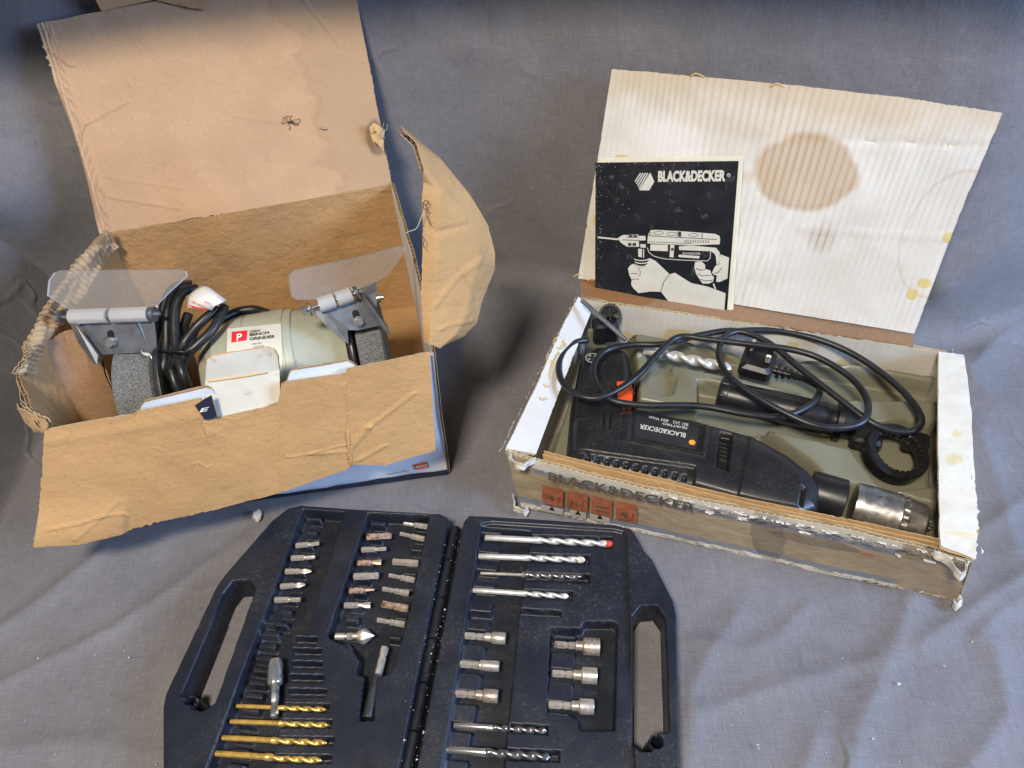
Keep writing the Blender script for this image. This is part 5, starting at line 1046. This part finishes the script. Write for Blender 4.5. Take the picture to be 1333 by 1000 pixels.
for a, b, kd, m, lb in (((290, 318), (450, 303), 'star', 'nickel', 'short steel star screwdriver bit next to the empty slots of the handle side column'),
    ((258, 405), (422, 396), 'square', 'nickel', 'short square tipped steel bit between star and cross bits in the handle side column'),
    ((218, 495), (398, 493), 'cross', 'nickel', 'bright cross point bit with broad tip, middle of the handle side column'),
    ((185, 598), (354, 585), 'cross', 'nickel', 'slimmer cross point bit beside the hex key bit in the handle side column'),
    ((145, 690), (322, 688), 'hexkey', 'nickel', 'hex key bit at the gold drill end of the handle side column'),
    ((775, 258), (945, 250), 'fat', 'rusty', 'thick rusty hex bit with pale tip, at the box end of the middle column'),
    ((740, 347), (910, 340), 'star', 'nickel', 'square tipped bit right beside the thick rusty bit with pale tip'),
    ((712, 437), (875, 430), 'slot', 'rusty', 'rusty brown flat blade bit in the middle column'),
    ((685, 530), (858, 523), 'fat', 'nickel', 'thick bright ribbed bit in the middle of the middle column'),
    ((655, 627), (830, 620), 'point', 'rusty', 'rusty slim pointed bit between thick ribbed bit and thin bladed bit'),
    ((622, 727), (800, 724), 'slot', 'nickel', 'bright bit with thin blade, nearest the countersink in its column')):
    bit(cA(*a), cA(*b), kd, m, lb, G1)
for a, b, kd, m, lb in (((1195, 190), (1030, 165), 'square', 'nickel', 'small bright bit at the box end of the column beside the hinge'),
    ((1175, 275), (1005, 235), 'star', 'nickel', 'worn spotted star bit beside the hinge, with an empty slot next to it'),
    ((1135, 440), (955, 428), 'fat', 'nickel', 'thick ribbed bit next to an empty slot in the column beside the hinge'),
    ((1108, 555), (928, 520), 'star', 'nickel', 'clean star bit between ribbed bit and thin tipped bit beside the hinge'),
    ((1068, 645), (885, 613), 'hexkey', 'nickel', 'thin tipped hex key bit beside the hinge'),
    ((1065, 750), (882, 716), 'fat', 'rusty', 'straight full width bit with brown spots beside the hinge'),
    ((1040, 858), (848, 826), 'hexkey', 'nickel', 'hex key bit beside the hinge, nearest the black sleeved extension')):
    bit(cA(*a), cA(*b), kd, m, lb, G1)
# countersink
A, B = P(*cA(560, 940), BZ), P(*cA(828, 935), BZ); L = np.linalg.norm(B-A)
tag(loft('countersink_bit', A, B-A, [(0, .0022), (.0005, .0031), (L*.24, .0031), (L*.25, .002), (L*.30, .002), (L*.31, hexr(.0034)), (L*.45, hexr(.0034)), (L*.46, .0028), (L*.58, .0030), (L*.60, .0055), (L*.70, lobes(.0074, 5, .14)), (L*.76, lobes(.0074, 5, .16)), (L, .0004)], 'nickel', None, 40, ang=25), 'steel countersink with large cone head, lying at the foot of the middle column', 'countersink')
# magnetic holder and extension
A, B = P(*cB(400, 612), BZ+.001), P(*cB(408, 272), BZ+.001); L = np.linalg.norm(B-A)
tag(loft('bit_holder', A, B-A, [(0, hexr(.003)), (.001, hexr(.0037)), (L*.16, hexr(.0037)), (L*.18, hexr(.0031)), (L*.24, hexr(.0031)), (L*.26, hexr(.0037)), (L*.52, hexr(.0037)), (L*.53, .0040), (L*.55, .0062), (L*.58, .0068), (L*.90, .0064), (L*.99, .0055), (L, .0050), (L, .0036), (L*.93, .0034)], 'chrome', None, 36, ang=30), 'steel bit holder with round socket, standing across the gold drill bits', 'bit holder')
EX = thing('extension_shaft', 'long extension with steel hex end and black sleeve beside the hinge', 'extension', tuple(P(488, 890, BZ)))
A, B = P(*cB(958, 622), BZ), P(*cB(1062, 195), BZ); L = np.linalg.norm(B-A)
loft('sleeve', A, B-A, [(0, .0030), (0, .0046), (.001, .0052), (L*.585, lobes(.0050, 10, .06)), (L*.59, .0038)], 'darksteel', EX, 40, ang=25); loft('hex_shank', A+(B-A)*.57, B-A, [(0, hexr(.0036)), (L*.27, hexr(.0036)), (L*.28, hexr(.003)), (L*.31, hexr(.003)), (L*.32, hexr(.0038)), (L*.425, hexr(.0038)), (L*.43, hexr(.003))], 'nickel', EX, 24, ang=25)
# twist drills
def twist(p0, p1, r, m, label, group, sh=.42, shr=.8, turns=3.2, tip=None, z=BZ, name='drill_bit', shm=None, deep=.42, brad=False):
    A, B = P(*p0, z), P(*p1, z); L = np.linalg.norm(B-A); T = thing(name, label, 'drill bit', tuple(A), group)
    def fl(x, rr=r):
        ph = turns*2*math.pi*(x-L*sh)/(L*(1-sh)); k = min(1, (x-L*sh)/(.08*L)); return lambda th: rr*(1-deep*k*np.clip(1.35*(.5-.5*np.cos(2*(th-ph)))-.35, 0, 1)**.7)
    loft('shank', A, B-A, [(0, r*shr*.85), (.0006, r*shr), (L*sh*.93, r*shr), (L*sh, r*.97)], shm or m, T, 22, ang=40, cap=True)
    xe = L-(r*1.0 if not brad else r*.6); rg = [(x, fl(x)) for x in np.linspace(L*sh, xe, 56)]
    rg += [(L-r*.35, fl(xe, r*.55)), (L, fl(xe, r*.12))]
    F_ = loft('flute', A, B-A, rg, m, T, 28, ang=35)
    if tip: loft('tip', A+(B-A)*(1-.045), B-A, [(-.0008, r*.8), (0, r*1.05), (.0030, r*1.06), (.0052, r*.8), (.0066, r*.2)], tip, T, 20, ang=40)
    return T
G2 = 'drill bits in the case'
for k, (a, b, r) in enumerate((((175, 547), (718, 570), .0022), ((138, 640), (735, 663), .0025), ((90, 737), (720, 770), .0028), ((50, 831), (690, 875), .0030))):
    twist(cB(*a), cB(*b), r, 'gold', ('slimmest gold drill bit, crossing the round bit holder', 'second slimmest gold drill bit, with brown tinged tip', 'thick gold twist drill bit, next to last in its row', 'thickest gold drill bit, last of the gold row')[k], G2, .50 if k < 2 else .48, .82, 1.9)
def cC(x, y): return 580+x/5.332, 660+y/5.332
def cD(x, y): return 560+x/3.92, 800+y/3.92
twist(cC(275, 213), cC(1160, 258), .0034, 'greybit', 'long masonry drill bit with red painted tip', G2, .39, .92, 2.3, 'redtip', deep=.40)
twist(cC(230, 342), cC(955, 368), .0031, 'greybit', 'masonry drill bit with dusty white and rust tip', G2, .43, .95, 1.9, 'whitetip')
twist(cC(243, 460), cC(950, 488), .0031, 'blackbit', 'dark grey drill bit with thin shank and wide flutes', G2, .43, .50, 2.4, None, shm='nickel')
twist(cC(190, 578), cC(855, 622), .0027, 'greybit', 'plain steel drill bit, shortest of the four across from the nut drivers', G2, .50, .95, 1.7)
twist(cD(120, 565), cD(597, 596), .0026, 'blackbit', 'slim dark drill bit with silver shank beside the brown nut driver', G2, .42, .95, 2.2, None, shm='chrome')
twist(cD(70, 687), cD(612, 729), .0034, 'blackbit', 'brad point dark drill bit with thick silver shank', G2, .40, .92, 2.1, None, shm='chrome', brad=True)
def nutd(p0, p1, rs, fs, rc, fc, label, m='nickel', z=BZ):
    A, B = P(*p0, z), P(*p1, z); L = np.linalg.norm(B-A)
    o = loft('nut_driver', A, B-A, [(0, hexr(.0026)), (.0008, hexr(.0034)), (L*fc*.55, hexr(.0034)), (L*fc*.57, hexr(.0029)), (L*fc*.68, hexr(.0029)), (L*fc*.70, hexr(.0034)), (L*fc, hexr(.0034)), (L*fc+.0004, rc*.9), (L*fc+.001, rc), (L*fs-.0008, rc), (L*fs, rs*.9), (L*fs+.001, rs), (L-.0006, rs), (L, rs*.95), (L, hexr(rs*.80)), (L-.008, hexr(rs*.78))], m, None, 36, ang=30)
    return tag(o, label, 'nut driver', 'nut drivers in the case')
nutd(cD(168, 106), cD(385, 123), .0053, .68, .0040, .50, 'small stepped nut driver of the hinge rim row, nearest the plain steel drill bit', 'nickel')
nutd(cD(142, 251), cD(352, 265), .0046, .56, .0044, .54, 'slim nut driver without step, middle of the row beside the hinge rim', 'nickel')
nutd(cD(117, 401), cD(346, 418), .0057, .68, .0042, .50, 'small nut driver with brown socket beside the dark silver shanked drill bit', 'brownnickel')
nutd(cD(633, 152), cD(866, 166), .0076, .64, .0044, .46, 'widest nut driver in the deep square pocket, at its box end', 'brownnickel')
nutd(cD(622, 299), cD(852, 314), .0070, .66, .0042, .46, 'wide nut driver in the middle of the deep square pocket', 'nickel')
nutd(cD(602, 459), cD(836, 471), .0064, .68, .0042, .50, 'narrowest of the three nut drivers in the deep square pocket', 'nickel')
# ============================================================ small debris
def crumb(name, c, r, m, label, cat, sq=(1, 1, 1)):
    V = []; F_ = []; n, k = 12, 8
    for i in range(k+1):
        for j in range(n):
            a, b = math.pi*i/k, 2*math.pi*j/n; d = np.array([math.sin(a)*math.cos(b), math.sin(a)*math.sin(b), math.cos(a)])*sq; V.append(d)
    V = np.array(V); V = V*(1+.35*fbm(V*1.6+c[0]*50, 2))[:, None]*r; V[:, 2] -= V[:, 2].min(); V = V+np.array(c)
    for i in range(k):
        for j in range(n): F_.append((i*n+j, (i+1)*n+j, (i+1)*n+(j+1) % n, i*n+(j+1) % n))
    o = add(name, V, F_, m, None, True, None, None, 20); return tag(o, label, cat)
crumb('plaster_crumb', P(337, 675, -.001), .0062, 'plaster', 'pale grey lump of plaster on the cloth beside the bit case', 'crumb', (.85, 1.25, .8))
rs = np.random.RandomState(5); V = []; F_ = []
for k in range(90):
    u, v = (rs.uniform(890, 1330), rs.uniform(800, 1000)) if k < 52 else (rs.uniform(0, 330), rs.uniform(690, 1000))
    c = P(u, v, .0045); r = rs.uniform(.0003, .0007) if k % 14 else .0013; b = len(V)
    if k == 3: c = P(1170, 890, .006); r = .0018
    if k == 4: c = P(1229, 867, .006); r = .0014
    for d in ((1, 0, 0), (-.5, .8, 0), (-.5, -.8, 0), (0, 0, .8), (0, 0, -.8)): V.append(c+np.array(d)*r*rs.uniform(.6, 1.4, 3))
    F_ += [(b, b+1, b+3), (b+1, b+2, b+3), (b+2, b, b+3), (b+1, b, b+4), (b+2, b+1, b+4), (b, b+2, b+4)]
cr = add('crumbs', V, F_, 'speck', None, False); cr['kind'] = 'stuff'; cr['label'] = 'tiny pale crumbs scattered over the grey cloth'; cr['category'] = 'crumbs'
# crumbs of white dust along the hinge
V = []; F_ = []
for k in range(120):
    t = rs.rand(); s = rs.choice([-.0085, -.004, .006, .010])+rs.normal(0, .0012); c = np.array([*(ho+cy_*(.02+.25*t)+cx_*s), CZ-.0006]); r = rs.uniform(.0002, .0006) if k % 20 else .0014; b = len(V)
    for d in ((1, 0, 0), (-.5, .8, 0), (-.5, -.8, 0), (0, 0, .8), (0, 0, -.8)): V.append(c+np.array(d)*r*rs.uniform(.5, 1.5, 3))
    F_ += [(b, b+1, b+3), (b+1, b+2, b+3), (b+2, b, b+3), (b+1, b, b+4), (b+2, b+1, b+4), (b, b+2, b+4)]
cr = add('dust_specks', V, F_, 'speck', None, False); cr['kind'] = 'stuff'; cr['label'] = 'white dust specks caught along the case hinge'; cr['category'] = 'dust'
# dead insect and a husk on the grinder box lid
def lidpt(u, v, l=.003):
    dg_ = bpy.context.evaluated_depsgraph_get(); d = ray(u, v); ok, loc, nr, idx, ob, mx = S.ray_cast(dg_, Vector(OO), Vector(nrm(d)));  return np.array(loc)+gl_n*l
bpy.context.view_layer.update()
IN = thing('dead_insect', 'dead brown insect with see-through wings on the open brown lid', 'insect', tuple(lidpt(378, 158)))
c0, c1 = lidpt(374, 160), lidpt(384, 157); loft('insect_body', c0, c1-c0, [(0, .0003), (.001, .0012), (.0025, .0009), (.005, .0011), (.0075, .0003)], 'insect', IN, 10)
for q in ([(372, 160), (369, 155), (371, 152)], [(374, 158), (373, 152), (376, 151)], [(378, 157), (378, 152), (381, 151)], [(376, 161), (378, 166), (376, 169)], [(371, 161), (367, 161), (368, 158)], [(380, 160), (384, 164)]): tube('insect_leg', [lidpt(u, v, .0015) for u, v in q], .0003, 'insect', IN, 5, 4)
for q in ([(380, 158), (389, 155), (391, 158), (387, 161)], [(380, 160), (386, 163), (389, 162), (384, 160)]): tube('wing_edge', [lidpt(u, v, .0015) for u, v in q+[q[0]]], .00025, 'insect', IN, 5, 4)
a, b = lidpt(418, 167, .002), lidpt(427, 168, .002); tag(loft('insect_husk', a, b-a, [(0, .0004), (.0012, .0017), (.003, .0014), (.0052, .0016), (.0072, .0004)], 'rusty', None, 10), 'tiny brown husk lying beside the dead insect on the lid', 'husk')

twist((838, 455), (952, 480), .0062, 'greybit', 'thick masonry drill bit lying in the olive tray beside the plug', 'drill bits in the tray', .14, .9, 2.2, None, z=.060, deep=.45)

V = []; F_ = []; rs = np.random.RandomState(11)
for k in range(150):
    m_ = k % 5
    u, v = (rs.uniform(82, 120), rs.uniform(100, 900)) if m_ < 2 else (rs.uniform(90, 900), rs.uniform(92, 112)) if m_ == 2 else (rs.normal(190, 70), rs.normal(230, 90)) if m_ == 3 else (rs.uniform(90, 880), rs.uniform(100, 880))
    if not (82 < u < 850 and 92 < v < 900): continue
    L_s = rs.uniform(3, 14) if m_ < 4 else rs.uniform(6, 45); a = rs.uniform(0, 3.14); wd = rs.uniform(1, 4) if m_ < 4 else .9; dx, dy = math.cos(a)*L_s/2, math.sin(a)*L_s/2; nx, ny = -math.sin(a)*wd/2, math.cos(a)*wd/2; b = len(V)
    V += [bk(u-dx, v-dy, .0104), bk(u+nx, v+ny, .0104), bk(u+dx, v+dy, .0104), bk(u-nx, v-ny, .0104)]; F_.append((b, b+1, b+2, b+3))
MT['scuff'] = mat('scuffed_paper', (.26, .255, .235), .7, 0, .4, 400); o = add('scuff_marks', V, F_, 'scuff', CV, False); o['kind'] = 'stuff'
